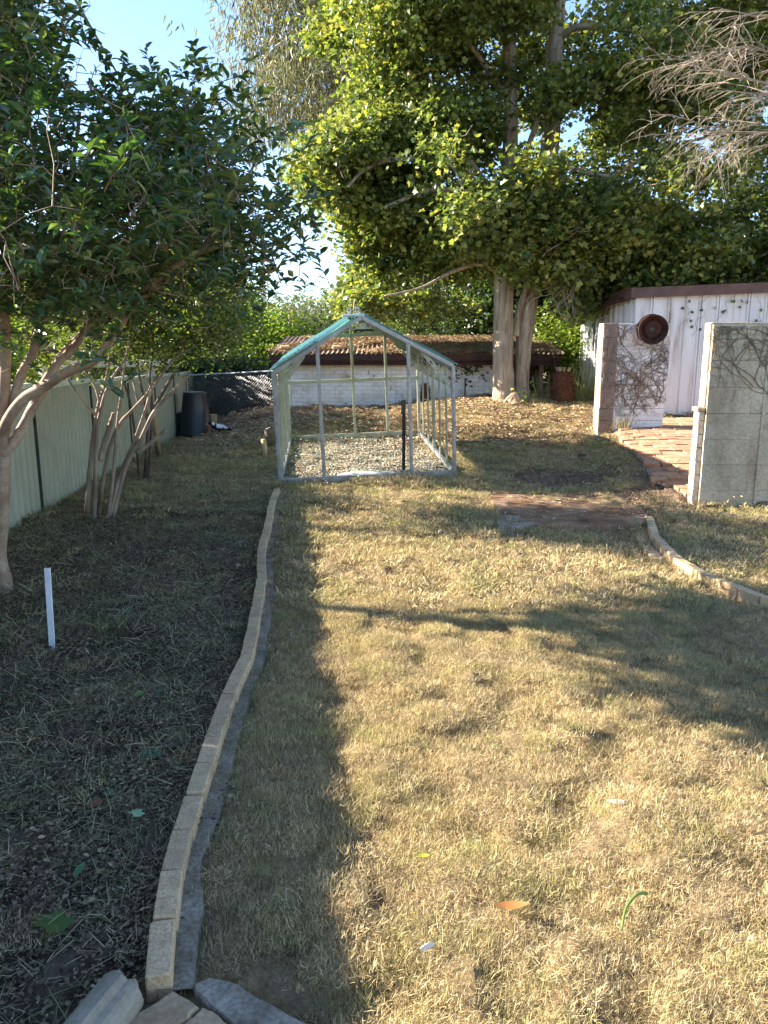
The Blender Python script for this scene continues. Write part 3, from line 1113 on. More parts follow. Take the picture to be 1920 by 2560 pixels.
gbar('apex_tie', (-.10, .05, r_ - .165), (.16, .05, r_ - .165), .04, .02, 'steel_dark')
for dx in (-.16, -.05):   # two gusset plates left standing above the ridge
    mb = MB()
    vs_, fs = [], []
    for i in range(9):
        t = i / 8
        wd = .020 + (.012 if i in (5, 6, 7) else .004 * (1 - t))
        z = r_ - .02 + t * .16
        ho = .012 if i in (3, 6) else .0
        for s in (-wd, -ho, ho, wd):
            vs_.append((dx + s, .10, z))
    for i in range(8):
        for j in (0, 2):
            fs.append((i * 4 + j, i * 4 + j + 1, i * 4 + 5 + j, i * 4 + 4 + j))
    nv = len(vs_)
    vs_ += [(q[0], q[1] + .004, q[2]) for q in vs_]
    fs += [tuple(q + nv for q in reversed(f)) for f in fs]
    mb.add(vs_, fs)
    mb.build('gusset_plate', 'galv_green', root)
mb = MB()
mb.tube([(-.11, .08, r_ - .05), (-.10, .08, r_ + .12), (-.08, .07, r_ + .24)], .006, 5)
mb.build('loose_rod', 'galv', root)
mb = MB()
mb.bbox((-.26, -.03, r_ + .012), (.05, .12, r_ + .045), .01, Matrix.Rotation(-.12, 4, 'Y') @ Matrix.Translation((.26, 0, 0)) if False else None, .006)
mb.build('ridge_cap', 'pale_sheet', root)
# roof sheets: gently ribbed
for sx in (-1, 1):
    mb = MB()
    nu, nv = 10, 40
    vs_, fs = [], []
    for i in range(nu + 1):
        t = i / nu
        for j in range(nv + 1):
            y = -.06 + (D + .12) * j / nv
            x = sx * (w2 + .07) * (1 - t) + sx * .03 * t
            z = (e - .035) * (1 - t) + (r_ + .0) * t + .045 + .008 * math.cos(j * math.pi) + .012 * math.sin(t * 7 + j * .15)
            vs_.append((x, y, z))
    for i in range(nu):
        for j in range(nv):
            q = (i * (nv + 1) + j, (i + 1) * (nv + 1) + j, (i + 1) * (nv + 1) + j + 1, i * (nv + 1) + j + 1)
            fs.append(q)
    mb.add(vs_, fs)
    sh = mb.build('roof_sheet', 'poly_teal', root, True)
    sc = MB()
    for y in (.02, D * .33, D * .66, D - .03):
        for t in (.12, .3, .5, .7, .88):
            x = sx * (w2 + .07) * (1 - t)
            z = (e - .035) * (1 - t) + r_ * t + .06
            sc.lathe([(.014, 0), (.012, .008), (.0, .012)], 6, Matrix.Translation((x, y, z)))
    sc.build('roof_screws', 'steel_dark', sh, kind='stuff')

# things inside the greenhouse
def in_gh(x, y, z=0.0):
    q = GHM @ Vector((x, y, 0))
    return Vector((q.x, q.y, gz(q.x, q.y) + z))

p = in_gh(.52, .22)
root = empty('star_picket', 'black steel post with a capped top inside the greenhouse door', 'post', loc=p)
mb = MB()
for a in range(3):
    Mx = Matrix.Rotation(a * 2.094 + .5, 4, 'Z')
    mb.box((-.004, 0, -.1), (.004, .03, 1.05), Mx)
mb.build('shaft', 'steel_dark', root)
mb = MB()
mb.bbox((-.032, -.03, .88), (.032, .03, 1.08), .008)
mb.build('cap', 'black_plastic', root)
mb = MB()
mb.tube([(.0, 0, 1.08), (.005, 0, 1.16), (.012, .01, 1.25)], .005, 5)
mb.build('wire_end', 'galv', root)
mb = MB()
mb.tube([(.03, 0, .7), (.06, -.02, .4), (.09, -.03, 0)], .004, 4)
mb.build('wire', 'rust', root)

p = in_gh(.05, .2, .03)
mb = MB()
vs_, fs = [], []
for i in range(13):
    t = i / 12
    for j in range(5):
        s = j / 4 - .5
        wd = .24 * (1 - abs(2 * t - 1) ** 3 * .6)
        vs_.append((-.48 + .96 * t, s * wd, .015 + .055 * math.sin(math.pi * t) * (1 - (2 * s) ** 2) + .01 * math.sin(9 * t)))
for i in range(12):
    for j in range(4):
        fs.append((i * 5 + j, (i + 1) * 5 + j, (i + 1) * 5 + j + 1, i * 5 + j + 1))
nv = len(vs_)
vs_ += [(q[0], q[1], q[2] - .004) for q in vs_]
fs += [tuple(q + nv for q in reversed(f)) for f in fs]
mb.add(vs_, fs)
o = mb.build('plastic_sheet', 'pale_sheet', None, True)
o.location = p
o.rotation_euler = (0, 0, .06)
tag(o, 'pale bowed plastic sheet lying just inside the greenhouse front rail', 'sheet')

# ================================================================== paved path of red pavers
path = tag(MB().add([(p[0], p[1], float(pave_z(p[1])) - .07) for p in PAVE_POLY], [tuple(range(len(PAVE_POLY)))]).build('paved_path', 'mortar'), 'uneven path of red brick pavers between the two walls', None, kind='structure')
PM = []
for _ in range(5):
    mb = MB()
    mb.bbox((-.5, -.5, -.06), (.5, .5, 0), .014, None, .004)
    PM.append(mb.mesh('paver', 'paver_red'))
pe_y = np.array([p.y for p in PAVE_EDGE])[::-1]
pe_x = np.array([p.x for p in PAVE_EDGE])[::-1]
ordr = np.argsort(pe_y)
pe_y, pe_x = pe_y[ordr], pe_x[ordr]
y, row = 9.35, 0
PW, PD = .36, .235
while y < 15.0:
    x0 = float(np.interp(y, pe_y, pe_x))
    x = x0 + random.uniform(-.05, .05)
    first = True
    k = 0
    while x < 6.3:
        w = PW * (.62 if (first and row % 2) else 1.0)
        sk = (x - x0) * -.04
        z = float(pave_z(y))
        ed = max(0, 1 - k / 1.5)
        inst('paver', PM[(row * 3 + k) % 5], path, (x + w / 2, y + sk, z + random.uniform(-.006, .006) - ed * random.uniform(0, .05)),
             (.071 + random.uniform(-.02, .02) * (1 + 2 * ed), random.uniform(-.015, .015) - ed * random.uniform(0, .14), random.uniform(-.03, .03) * (1 + 4 * ed) - .04), (w - .012, PD - .012, 1))
        x += w
        k += 1
        first = False
    y += PD
    row += 1

# ================================================================== grey block wall, right
Y1 = 9.0
xl = PX(1745, 1278, Y1).x
W1_TOP = PX(1780, 809, Y1).z
root = empty('block_wall', 'grey concrete block wall with bare vines at the right edge', 'wall')
zc = -.05
rows = []
while zc < W1_TOP - .02:
    zn = min(zc + .302, W1_TOP)
    rows.append((zc, zn))
    zc = zn
XR = 7.2
for i, (z0, z1) in enumerate(rows):
    xs = [xl, xl + .66]
    while xs[-1] < XR:
        xs.append(xs[-1] + .72)
    for a, b in zip(xs[:-1], xs[1:]):
        mb = MB()
        mb.bbox((a + .0012, Y1, z0 + .0012), (b - .0012, Y1 + .185, z1 - .0012), .0025, None, .002)
        mb.build('block', 'concrete', root)
mb = MB()
mb.box((xl + .01, Y1 + .012, -.1), (XR, Y1 + .17, W1_TOP - .01))
mb.build('mortar_core', 'mortar', root)
mb = MB()
mb.box((xl + .644, Y1 - .012, 0), (xl + .676, Y1 - .001, W1_TOP - .02))
mb.build('joint_strip', 'concrete', root)
# pale broken bricks along the open end
mb = MB()
z = -.05
zs = PX(1735, 1025, Y1).z
nb = 0
while z < W1_TOP - .03:
    h = .16 if z < zs else .2
    out = .05 if z + h < zs + .05 else .0
    m2 = MB()
    m2.bbox((xl - .02 - out, Y1 + .04, z + .004), (xl + .0, Y1 + .19 + (0 if out else .0), min(z + h, W1_TOP + .005) - .001), .005, None, .003)
    m2.build('end_brick', 'paint_end', root)
    z += h
mb = MB()
mb.bbox((xl - .095, Y1 + .02, zs - .02), (xl + .0, Y1 + .2, zs + .03), .01, None, .008)
mb.build('ledge_brick', 'brick_cream', root)
mb = MB()
mb.bbox((xl - .022, Y1 - .004, W1_TOP + .001), (XR, Y1 + .19, W1_TOP + .012), .003, None, .0)
mb.build('coping', 'paint_end', root)

def vine_mesh(Yf, x0, x1, z0, z1, n, seeds, length, r=(.006, .002), wander=.5):
    """branching dead stems creeping over a wall face at depth Yf"""
    mb = MB()
    def walk(x, z, an, L, rad, depth):
        pts, rr = [], []
        m = max(4, int(L / .05))
        for i in range(m):
            pts.append((x, Yf - .004 - random.uniform(0, .008), z))
            rr.append(rad * (1 - .65 * i / m))
            an += random.gauss(0, wander * .35)
            x += math.cos(an) * .05
            z += math.sin(an) * .05
            if not (x0 < x < x1 and z0 < z < z1):
                an += math.pi * .6
                x = min(max(x, x0), x1)
                z = min(max(z, z0), z1)
            if depth < 3 and random.random() < .16:
                walk(x, z, an + random.choice((-1, 1)) * random.uniform(.4, 1.2), L * random.uniform(.3, .65), rad * .7, depth + 1)
        mb.tube(pts, rr, 4, False)
    for _ in range(n):
        sx, sz, an = random.choice(seeds)
        walk(sx + random.uniform(-.05, .05), sz + random.uniform(-.05, .05), an + random.uniform(-.6, .6), length * random.uniform(.6, 1.2), random.uniform(*r[::-1]), 0)
    return mb

random.seed(31)
o = vine_mesh(Y1 - .002, xl - .02, xl + 1.6, 1.22, W1_TOP - .03, 13, [(xl + .75, 1.35, 2.2), (xl + .5, 1.5, 1.9), (xl + .62, 1.75, 2.9), (xl + 1.2, 1.6, 2.8), (xl + .6, 1.7, .5), (xl + 1.0, 1.9, 3.5)], 1.1, (.009, .004), .55).build('dead_vine', 'vine_dead', None, True)
tag(o, 'leafless vine clinging to the top of the grey block wall', 'vine')
o = vine_mesh(Y1 - .002, xl + .5, xl + 1.6, .75, 1.3, 3, [(xl + .45, 1.0, .3), (xl + .7, 1.1, -.6), (xl + .9, 1.2, 3.9)], .35, (.005, .003), .4).build('dead_vine', 'vine_dead', None, True)
tag(o, 'few short dry vine stems low on the grey block wall', 'vine')
# hose at the foot of the wall
hz = gz(4.4, 8.7)
pts = [at_z(px, py, z) for px, py, z in ((2050, 1236, .12), (1960, 1246, .11), (1900, 1255, .09), (1850, 1265, .06), (1812, 1277, .035))]
mb = MB()
mb.tube(smooth_line(pts, 4), .017, 8)
tag(mb.build('garden_hose', 'hose', None, True), 'black pipe leaning against the foot of the grey block wall', 'hose')
pts = [at_z(px, py, .03) for px, py in ((1798, 1281), (1830, 1288), (1880, 1291), (1940, 1296), (2040, 1300))]
mb = MB()
mb.tube(smooth_line(pts, 4), .016, 8)
tag(mb.build('garden_hose', 'hose', None, True), 'dark hose lying flat on the grass before the grey block wall', 'hose')

# ================================================================== vine covered wall with the wheel
Y2 = 14.0
a = PX(1511, 808, Y2)
xl2, W2_TOP = a.x, a.z
zb2 = gz(xl2, Y2) - .15
xm2 = PX(1541, 900, Y2).x
xr2 = PX(1670, 900, Y2).x
root = empty('garden_wall', 'short white wall covered in bare vines under the rusty wheel', 'wall')
z = zb2
k = 0
while z < W2_TOP - .01:
    zn = min(z + .21, W2_TOP)
    mb = MB()
    mb.bbox((xl2, Y2, z + .003), (xm2, Y2 + .34, zn - .0005), .003, None, .004)
    mb.build('pier_block', 'brick_brown', root)
    mb = MB()
    mb.bbox((xl2 - .012, Y2 + .01, z + .002), (xl2 - .001, Y2 + .33, zn - .001), .003, None, .003)
    mb.build('end_paint', 'paint_mint' if zn < zb2 + .62 else 'paint_end', root)
    mb = MB()
    mb.bbox((xm2 + .002, Y2 + .03, z + .002), (xr2, Y2 + .2, zn - .001), .006, None, .003)
    mb.build('panel_block', 'paint_white_old', root)
    z = zn
    k += 1
random.seed(44)
sd = [(xm2 + .35, .75, 1.6), (xm2 + .45, 1.3, 1.2), (xm2 + .6, .8, 1.9), (xm2 + .2, .9, 1.3), (xm2 + .8, .9, 1.8), (xm2 + .4, 1.4, 2.6), (xm2 + .5, 1.6, .4), (xm2 + .1, 1.1, .6)]
o = vine_mesh(Y2 + .028, xm2, xr2 + .02, .72, W2_TOP - .02, 42, sd, 1.2, (.008, .003), .6).build('dead_vine', 'vine_dead', None, True)
tag(o, 'dense web of bare vine stems over the white wall panel', 'vine')
o = vine_mesh(Y2 - .002, xl2 + .01, xm2 - .01, 1.2, W2_TOP - .02, 7, [(xl2 + .07, 1.3, 1.6), (xl2 + .1, 1.6, 1.4)], .7, (.009, .004), .35).build('dead_vine', 'twig_grey', None, True)
tag(o, 'pale dry vine stems hanging down the brown end pier', 'vine')

# rusty steel wheel
c = PX(1631, 823, Y2 - .12)
root = empty('rusty_rim', 'rusty steel wheel rim hung on the corner of the vine wall', 'wheel', loc=c, rot=(R(90) + R(6), 0, R(-8)))
mb = MB()
mb.lathe([(.232, .10), (.252, .105), (.258, .085), (.236, .07), (.226, .03), (.19, .01), (.186, -.05), (.226, -.07), (.256, -.085), (.256, -.1), (.240, -.098), (.216, -.08), (.176, -.055), (.178, .02), (.214, .045), (.226, .08), (.232, .10)], 40)
mb.build('rim', 'rust', root, True)
mb = MB()
mb.lathe([(.185, -.01), (.16, .0), (.14, .035), (.11, .045), (.085, .03), (.05, .035), (.042, .03), (.042, .01), (.085, .005), (.14, .01), (.17, -.02), (.185, -.025)], 40)
mb.build('disc', 'rust', root, True)
for k in range(5):
    mb = MB()
    mb.lathe([(.011, 0), (.011, .012), (.0, .013)], 6, Matrix.Translation((.068 * math.cos(k * 1.2566), .068 * math.sin(k * 1.2566), .03)))
    mb.build('wheel_nut', 'steel_dark', root)

# ================================================================== white steel shed, right
Y3 = 15.4
xs3 = PX(1590, 800, Y3).x
zt3 = PX(1590, 742, Y3).z
zt3r = PX(1920, 728, Y3).z
zb3 = float(pave_z(15.0)) + .03
root = empty('metal_shed', 'white ribbed steel shed with a brown fascia behind the walls', 'shed')
def wall_sheet(name, p0, p1, zb, zt0, zt1, nrm, mat, per=.34, ribs=((0, 0), (.25, 0), (.258, .032), (.284, .032), (.292, 0), (.304, 0), (.312, .032), (.334, .032))):
    d = (p1 - p0)
    L = d.length
    d.normalize()
    us, ds = [], []
    u = 0.0
    while u < L - .001:
        for du, dd in ribs:
            if u + du < L:
                us.append(u + du)
                ds.append(dd)
        u += per
    us.append(L)
    ds.append(0)
    vs_, fs = [], []
    m = len(us)
    for top in (0, 1):
        for u, dd in zip(us, ds):
            q = p0 + d * u + nrm * dd
            vs_.append((q.x, q.y, (zt0 + (zt1 - zt0) * u / L) if top else zb))
    for i in range(m - 1):
        fs.append((i, i + 1, m + i + 1, m + i))
    mb = MB()
    mb.add(vs_, fs)
    return mb.build(name, mat, root)

XE3 = 9.6
n3 = 5
for k in range(n3):
    xa, xb = xs3 + (XE3 - xs3) * k / n3, xs3 + (XE3 - xs3) * (k + 1) / n3
    slope = (zt3r - zt3) / (PX(1920, 728, Y3).x - xs3)
    wall_sheet('wall_sheet', Vector((xa, Y3, 0)), Vector((xb, Y3, 0)), zb3, zt3 + slope * (xa - xs3), zt3 + slope * (xb - xs3), Vector((0, -1, 0)), 'paint_white')
for k in range(3):
    ya, yb = Y3 + 4.2 * k / 3, Y3 + 4.2 * (k + 1) / 3
    wall_sheet('wall_sheet', Vector((xs3, ya, 0)), Vector((xs3, yb, 0)), .3, zt3 - .02 - .03 * k, zt3 - .05 - .03 * k, Vector((-1, 0, 0)), 'paint_white')
mb = MB()
mb.box((xs3 - .03, Y3 - .03, zb3), (xs3 + .05, Y3 + .05, zt3))
mb.build('corner_flashing', 'paint_white', root)
mb = MB()
sh = .19
p0, p1 = Vector((xs3 - .16, Y3 - .12, zt3 + .06)), Vector((XE3, Y3 - .12, zt3 + .06 + slope * (XE3 - xs3)))
mb.bar(p0, p1, .035, sh)
mb.build('fascia', 'fascia_brown', root)
mb = MB()
mb.bar(Vector((xs3 - .15, Y3 - .1, zt3 + .05)), Vector((xs3 - .22, Y3 + 4.4, zt3 - .12)), .03, .16)
mb.build('side_fascia', 'fascia_brown', root)
mb = MB()
mb.bar(Vector((xs3 - .24, Y3 + .3, zt3 - .02)), Vector((xs3 - .30, Y3 + 4.5, zt3 - .2)), .11, .08)
mb.build('gutter', 'rust', root)
mb = MB()
vs_, fs = [], []
m = 60
for yy, zz in ((Y3 - .13, 0.165), (Y3 + 4.6, .0)):
    for i in range(m + 1):
        x = xs3 - .25 + (XE3 - xs3 + .25) * i / m
        vs_.append((x, yy, zt3 + zz + slope * (x - xs3) + .012 * (i % 2)))
for i in range(m):
    fs.append((i, i + 1, m + 2 + i, m + 1 + i))
mb.add(vs_, fs)
mb.build('roof_sheet', 'rust_roof', root)
mb = MB()
mb.box((xs3 - .1, Y3 - .02, zb3 - .12), (XE3, Y3 + .03, zb3 - .003))
mb.build('base_beam', 'fascia_dark', root)
mb = MB()   # window on the left side
mb.bar(Vector((xs3 - .03, Y3 + 3.2, 1.9)), Vector((xs3 - .03, Y3 + 3.2, 2.75)), .02, .5, (0, 1, 0))
mb.build('window', 'galv', root)

# ================================================================== low brick shed with iron roof
YS = 18.5
sxl, sxr = PX(727, 960, YS).x, PX(1262, 960, YS).x
szb = .42
szt = PX(960, 902, YS).z
root = empty('brick_shed', 'low white painted brick shed with leaf covered iron roof behind the greenhouse', 'shed')
bm_ = []
for _ in range(5):
    mb = MB()
    mb.bbox((-.5, -.055, -.5), (.5, .055, .5), .004, None, .001)
    bm_.append(mb.mesh('brick', 'paint_white_old'))
BL, BH = .262, .092
row = 0
z = szb
random.seed(5)
gapset = {(13, 3), (12, 4), (10, 7), (9, 8), (8, 9), (6, 9), (5, 10), (4, 10)}
while z < szt:
    x = sxl - (BL / 2 if row % 2 else 0)
    k = 0
    while x < sxr:
        a, b = max(x, sxl), min(x + BL, sxr)
        if b - a > .03:
            cut = .03 if (row, k) in gapset else .0
            inst('brick', bm_[(row * 7 + k * 3) % 5], root, ((a + b) / 2 + cut / 2, YS + .055 + random.uniform(-.003, .003), z + BH / 2), (0, 0, 0), (b - a - .009 - cut, 1, BH - .008))
        x += BL
        k += 1
    z += BH
    row += 1
mb = MB()
mb.box((sxl + .01, YS + .014, szb - .3), (sxr, YS + .1, szt))
mb.build('mortar_joint', 'paint_end', root)
mb = MB()
mb.box((sxl + .02, YS + .1, szb - .3), (sxl + .12, YS + 3.2, szt + .1))
mb.box((sxr + .85, YS + .2, szb - .3), (sxr + .95, YS + 3.2, szt + .1))
mb.box((sxl + .02, YS + 3.2, szb - .3), (sxr + .95, YS + 3.3, szt + .5))
mb.build('side_wall', 'brick_brown', root)
mb = MB()
mb.box((sxr, YS + .35, szb - .3), (sxr + .85, YS + .45, szt))
mb.build('dark_boarding', 'fascia_dark', root)
rxl, rxr = PX(672, 880, 18.1).x, PX(1412, 880, 18.1).x
ze = PX(960, 884, 18.1).z
zr = ze + .44
mb = MB()
vs_, fs = [], []
m = 120
for yy, zz, ex in ((18.1, ze, 0), (21.3, zr, 0)):
    for i in range(m * 2 + 1):
        x = rxl + (rxr - rxl) * i / (2 * m)
        vs_.append((x, yy, zz + .02 * math.cos(i * math.pi / 2 * 1.0) + .01 * math.sin(i * .13)))
q = 2 * m + 1
for i in range(2 * m):
    fs.append((i, i + 1, q + i + 1, q + i))
mb.add(vs_, fs)
roof = mb.build('roof', 'rust_roof', root)
mb = MB()
mb.box((rxl + .02, 18.13, ze - .16), (rxr - .05, 18.17, ze - .03))
mb.build('fascia', 'fascia_dark', root)
mb = MB()
mb.box((rxl + .05, 18.2, ze - .27), (rxr - .1, 18.5, ze - .165))
mb.build('soffit', 'fascia_dark', root)
mb = MB()
mb.tube([(rxl + .3, 18.12, ze - .19), (-.5, 18.12, ze - .18), (1.0, 18.12, ze - .2), (rxr - 1.2, 18.12, ze - .19)], .014, 6)
mb.build('conduit', 'rust', root)
mb = MB()
mb.tube([(sxl - .03, YS - .04, szt + .02), (sxl - .03, YS - .04, .62), (sxl - .0, YS - .12, .53)], .035, 10)
mb.build('downpipe', 'white_plastic', root)
for px, py in ((642 + 70, 876), (842, 879)):
    p = PX(px, py - 4, 18.6)
    mb = MB()
    mb.bbox((-.10, -.06, 0), (.10, .06, .07), .006)
    o = mb.build('loose_brick', 'brick_cream')
    o.location = (p.x, 18.6, ze + .11)
    o.rotation_euler = (.17, 0, .2)
    tag(o, 'single brick weighing down the %s of the old iron roof' % ('left corner' if px < 800 else 'middle'), 'brick')

# ================================================================== chain link fence
root = empty('chain_link_fence', 'rusty chain link fence with a round top rail beside the black bin', 'fence')
A, B = Vector((-5.02, 19.9, 0)), Vector((-2.55, 18.9, 0))
za, zbb = PX(471, 939, 19.9).z, PX(690, 927, 18.9).z
mb = MB()
mb.tube([A + Vector((0, 0, za)), B + Vector((0, 0, zbb))], .024, 8)
mb.build('top_rail', 'galv', root)
for q, zz in ((A, za), (B, zbb)):
    mb = MB()
    mb.tube([q + Vector((0, 0, -.3)), q + Vector((0, 0, zz + .03))], .026, 8)
    mb.build('post', 'galv', root)
mb = MB()
L = (B - A).length
n = int(L / .075)
Hh = 1.15
for i in range(-int(Hh / .075) - 1, n + 1):
    for s in (1, -1):
        pts = []
        for j in range(2):
            u = i * .075 + (Hh * j if s > 0 else Hh * (1 - j))
            uc = min(max(u, 0), L)
            zz = Hh * j if s > 0 else Hh * j
            # clip the wire to the panel
            if u != uc:
                zz = (uc - i * .075) if s > 0 else Hh - (uc - i * .075)
            q = A.lerp(B, uc / L)
            pts.append(q + Vector((0, .004 * s, za + (zbb - za) * uc / L - Hh + zz)))
        if (pts[1] - pts[0]).length > .05:
            mb.tube(pts, .003, 3, False)
mb.build('wire_mesh', 'galv', root, kind='stuff')

# ================================================================== compost bin and the corner clutter
def compost():
    p = PG(492, 1086)
    root = empty('compost_bin', 'tall black tapered plastic compost bin beside the fence', 'compost bin', loc=p)
    prof = [(.395, 0), (.40, .03), (.385, .04), (.27, .93), (.275, .95), (.25, .955), (.245, .93), (.0, .93)]
    mb = MB()
    mb.lathe(prof, 36)
    mb.build('body', 'black_plastic', root, True)
    mb = MB()
    mb.lathe([(.26, .957), (.262, .975), (.20, .985), (.0, .99)], 32)
    mb.build('lid', 'black_plastic', root, True)
compost()
p = PG(535, 1076)
mb = MB()
mb.bbox((-.07, -.07, -.05), (.07, .07, .38), .01, None, .004)
o = mb.build('timber_block', 'timber_tan')
o.location = p
tag(o, 'square timber block standing right against the black bin', 'timber')
p = PG(440, 1085)
root = empty('storage_crate', 'low dark green crate squeezed between the fence and the black bin', 'crate', loc=p)
mb = MB()
mb.bbox((-.2, -.25, 0), (.2, .25, .5), .015)
mb.build('body', 'fence_dark', root)
mb = MB()
mb.bbox((-.22, -.27, .503), (.22, .27, .54), .01)
mb.build('lid', 'timber_grey', root)
# leaning round stake near the fence
mb = MB()
a, b = PG(398, 1140), PX(381, 1010, 13.2)
mb.tube([a - Vector((0, 0, .1)), (a + b) / 2, b], [.05, .048, .047], 10)
tag(mb.build('round_stake', 'timber_tan', None, True), 'round tan timber stake leaning by the fence behind the shrubs', 'stake')
# short round post and broken stump by the greenhouse
a = PG(663, 1144)
mb = MB()
mb.tube([a + Vector((0, 0, -.1)), a + Vector((-.01, 0, .17)), a + Vector((-.02, 0, .32))], [.048, .046, .045], 14)
tag(mb.build('round_post', 'timber_tan', None, True), 'short round tan post stub left of the greenhouse', 'post')
a = PG(677, 1116)
root = empty('tree_stump', 'small split stump with bright cut top left of the greenhouse', 'stump', loc=a)
mb = MB()
mb.tube([(0, 0, -.1), (.0, 0, .1), (-.03, 0, .28), (-.05, .0, .33)], [.13, .10, .085, .07], 9, True, .12)
mb.build('trunk', 'bark_dark', root, True)
mb = MB()
mb.tube([(-.05, 0, .331), (-.055, 0, .345)], [.068, .05], 9, True, .1)
mb.build('cut_face', 'cut_wood', root)
a = PG(628, 1082)
mb = MB()
mb.bbox((-.09, -.06, -.01), (.09, .06, .09), .008, None, .003)
o = mb.build('concrete_brick', 'mortar')
o.location = a
o.rotation_euler = (.1, 0, .3)
tag(o, 'lone grey concrete brick on the ground behind the bird', 'brick')
for (px, py, r, h, lab) in ((905, 1078, .06, .10, 'tiny dark cut stump behind the greenhouse rear rail'), (1395 + 60, 1149, .07, .09, 'charred low stump on bare dirt behind the slab'), (553, 1090, .11, .09, 'low dark stump in front of the black bin')):
    a = PG(px, py)
    root = empty('tree_stump', lab, 'stump', loc=a)
    mb = MB()
    mb.tube([(0, 0, -.1), (0, 0, h * .5), (.01, 0, h)], [r * 1.2, r, r * .85], 9, True, .15)
    mb.build('trunk', 'bark_dark', root, True)

# ================================================================== bird
a = PG(547, 1091)
root = empty('bird', 'black and white bird standing on the mulch left of the greenhouse', 'bird', loc=a + Vector((0, 0, .02)), rot=(0, 0, R(205)))
root.scale = (1.15, 1.15, 1.15)
mb = MB()
spine = [(-.26, 0, .10), (-.20, 0, .115), (-.14, 0, .135), (-.08, 0, .155), (0, 0, .17), (.06, 0, .185), (.10, 0, .205), (.13, 0, .23), (.155, 0, .245), (.18, 0, .245), (.20, 0, .238), (.225, 0, .23), (.25, 0, .222)]
rad = [.012, .022, .032, .055, .07, .064, .05, .038, .034, .03, .016, .009, .003]
mb.tube(smooth_line(spine, 3), [float(np.interp(i / 36 * 12, range(13), rad)) for i in range(37)], 14)
cols = []
for v in mb.v:
    x, y, z = v
    c = (.012, .012, .016)
    if .07 < x < .125 and z > .215: c = (.75, .75, .76)
    if -.10 < x < .045 and abs(y) > .035 and z > .15: c = (.75, .75, .76)
    if -.17 < x < -.09 and z > .13: c = (.7, .7, .72)
    if x > .205: c = (.35, .38, .42)
    cols.append(c)
mb.c = cols
mb.build('body', 'painted', root, True)
for s in (-1, 1):
    mb = MB()
    mb.tube([(.0, s * .025, .11), (-.02, s * .028, .06), (.0, s * .03, .0)], [.007, .005, .005], 6)
    for k in (-.5, 0, .5):
        mb.tube([(.0, s * .03, .004), (.035 * math.cos(k), s * .03 + .035 * math.sin(k), .004)], [.004, .002], 5)
    mb.build('leg', 'steel_dark', root)

# ================================================================== neighbour's carport over the fence
root = empty('neighbour_house', 'neighbouring house with red tiled roof and cream gutter beyond the fence', 'house')
g0, g1 = PX(150, 925, 15.5), PX(428, 925, 19.0)
d = (g1 - g0).normalized()
nl = Vector((-d.y, d.x, 0))
zg = 1.62
mb = MB()
mb.bar(Vector((g0.x, g0.y, zg)), Vector((g1.x, g1.y, zg)), .12, .16)
mb.build('gutter', 'cream_gutter', root)
mb = MB()
q0, q1 = Vector((g0.x, g0.y, 0)) + nl * .5, Vector((g1.x, g1.y, 0)) + nl * .5
mb.bar(q0 + Vector((0, 0, .6)), q1 + Vector((0, 0, .6)), .1, 2.0)
mb.build('wall', 'cream_gutter', root)
tiles = 14
L = (g1 - g0).length
for rw in range(7):
    mb = MB()
    vs_, fs = [], []
    nn = 70
    for t in (0, 1):
        for i in range(nn + 1):
            u = L * i / nn
            b0 = (rw + t * 1.08) * .30
            # hip: rows shorten towards the far end
            u = min(u, L - rw * .28)
            q = g0 + d * u + nl * (b0 - .05)
            vs_.append((q.x, q.y, zg + .10 + b0 * .36 + (.035 if not t else 0) + .022 * math.sin(i * 2 * math.pi / 5)))
    for i in range(nn):
        fs.append((i, i + 1, nn + 2 + i, nn + 1 + i))
    mb.add(vs_, fs)
    mb.build('tile_row', 'roof_tile', root, True)

# ================================================================== power pole and wires
root = empty('power_pole', 'distant timber power pole with a crossarm above the greenhouse roof', 'pole')
b = PX(727, 850, 48)
t = PX(724, 763, 48)
mb = MB()
mb.tube([(b.x, 48, -.5), (b.x, 48, t.z)], [.16, .12], 10)
mb.build('shaft', 'twig_grey', root)
zc = PX(724, 774, 48).z
mb = MB()
mb.bar((t.x - .6, 48, zc), (t.x + 1.3, 48, zc), .1, .1)
mb.build('crossarm', 'twig_grey', root)
for dx in (-.5, .5, 1.2):
    mb = MB()
    mb.lathe([(.05, 0), (.05, .1), (.03, .14), (.0, .15)], 8, Matrix.Translation((t.x + dx, 48, zc + .05)))
    mb.build('insulator', 'white_plastic', root)
b, t = PX(655, 760, 42), PX(655, 600, 42)
mb = MB()
mb.tube([(t.x, 42, -.5), (t.x, 42, t.z)], [.14, .11], 10)
tag(mb.build('pole', 'galv', None), 'pale grey pole half hidden by leaves left of the big tree', 'pole')
pts = [PX(150, -70, 9), PX(205, 30, 11), PX(282, 165, 15), PX(420, 400, 24), (t.x, 42, t.z)]
mb = MB()
mb.tube([Vector(q) for q in pts], .02, 5)
tag(mb.build('overhead_wire', 'hose', None), 'dark overhead cable crossing the blue sky at top left', 'cable')

# ================================================================== TREES
random.seed(11)
def Z3(x, y):
    return (x / 2.304, 640 + y / 2.304)

def limb(pix, Ys, rad):
    n = len(pix)
    if not hasattr(Ys, '__len__'):
        Ys = [Ys, Ys]
    return ([PX(px, py, float(np.interp(i / (n - 1) * (len(Ys) - 1), range(len(Ys)), Ys))) for i, (px, py) in enumerate(pix)], rad)

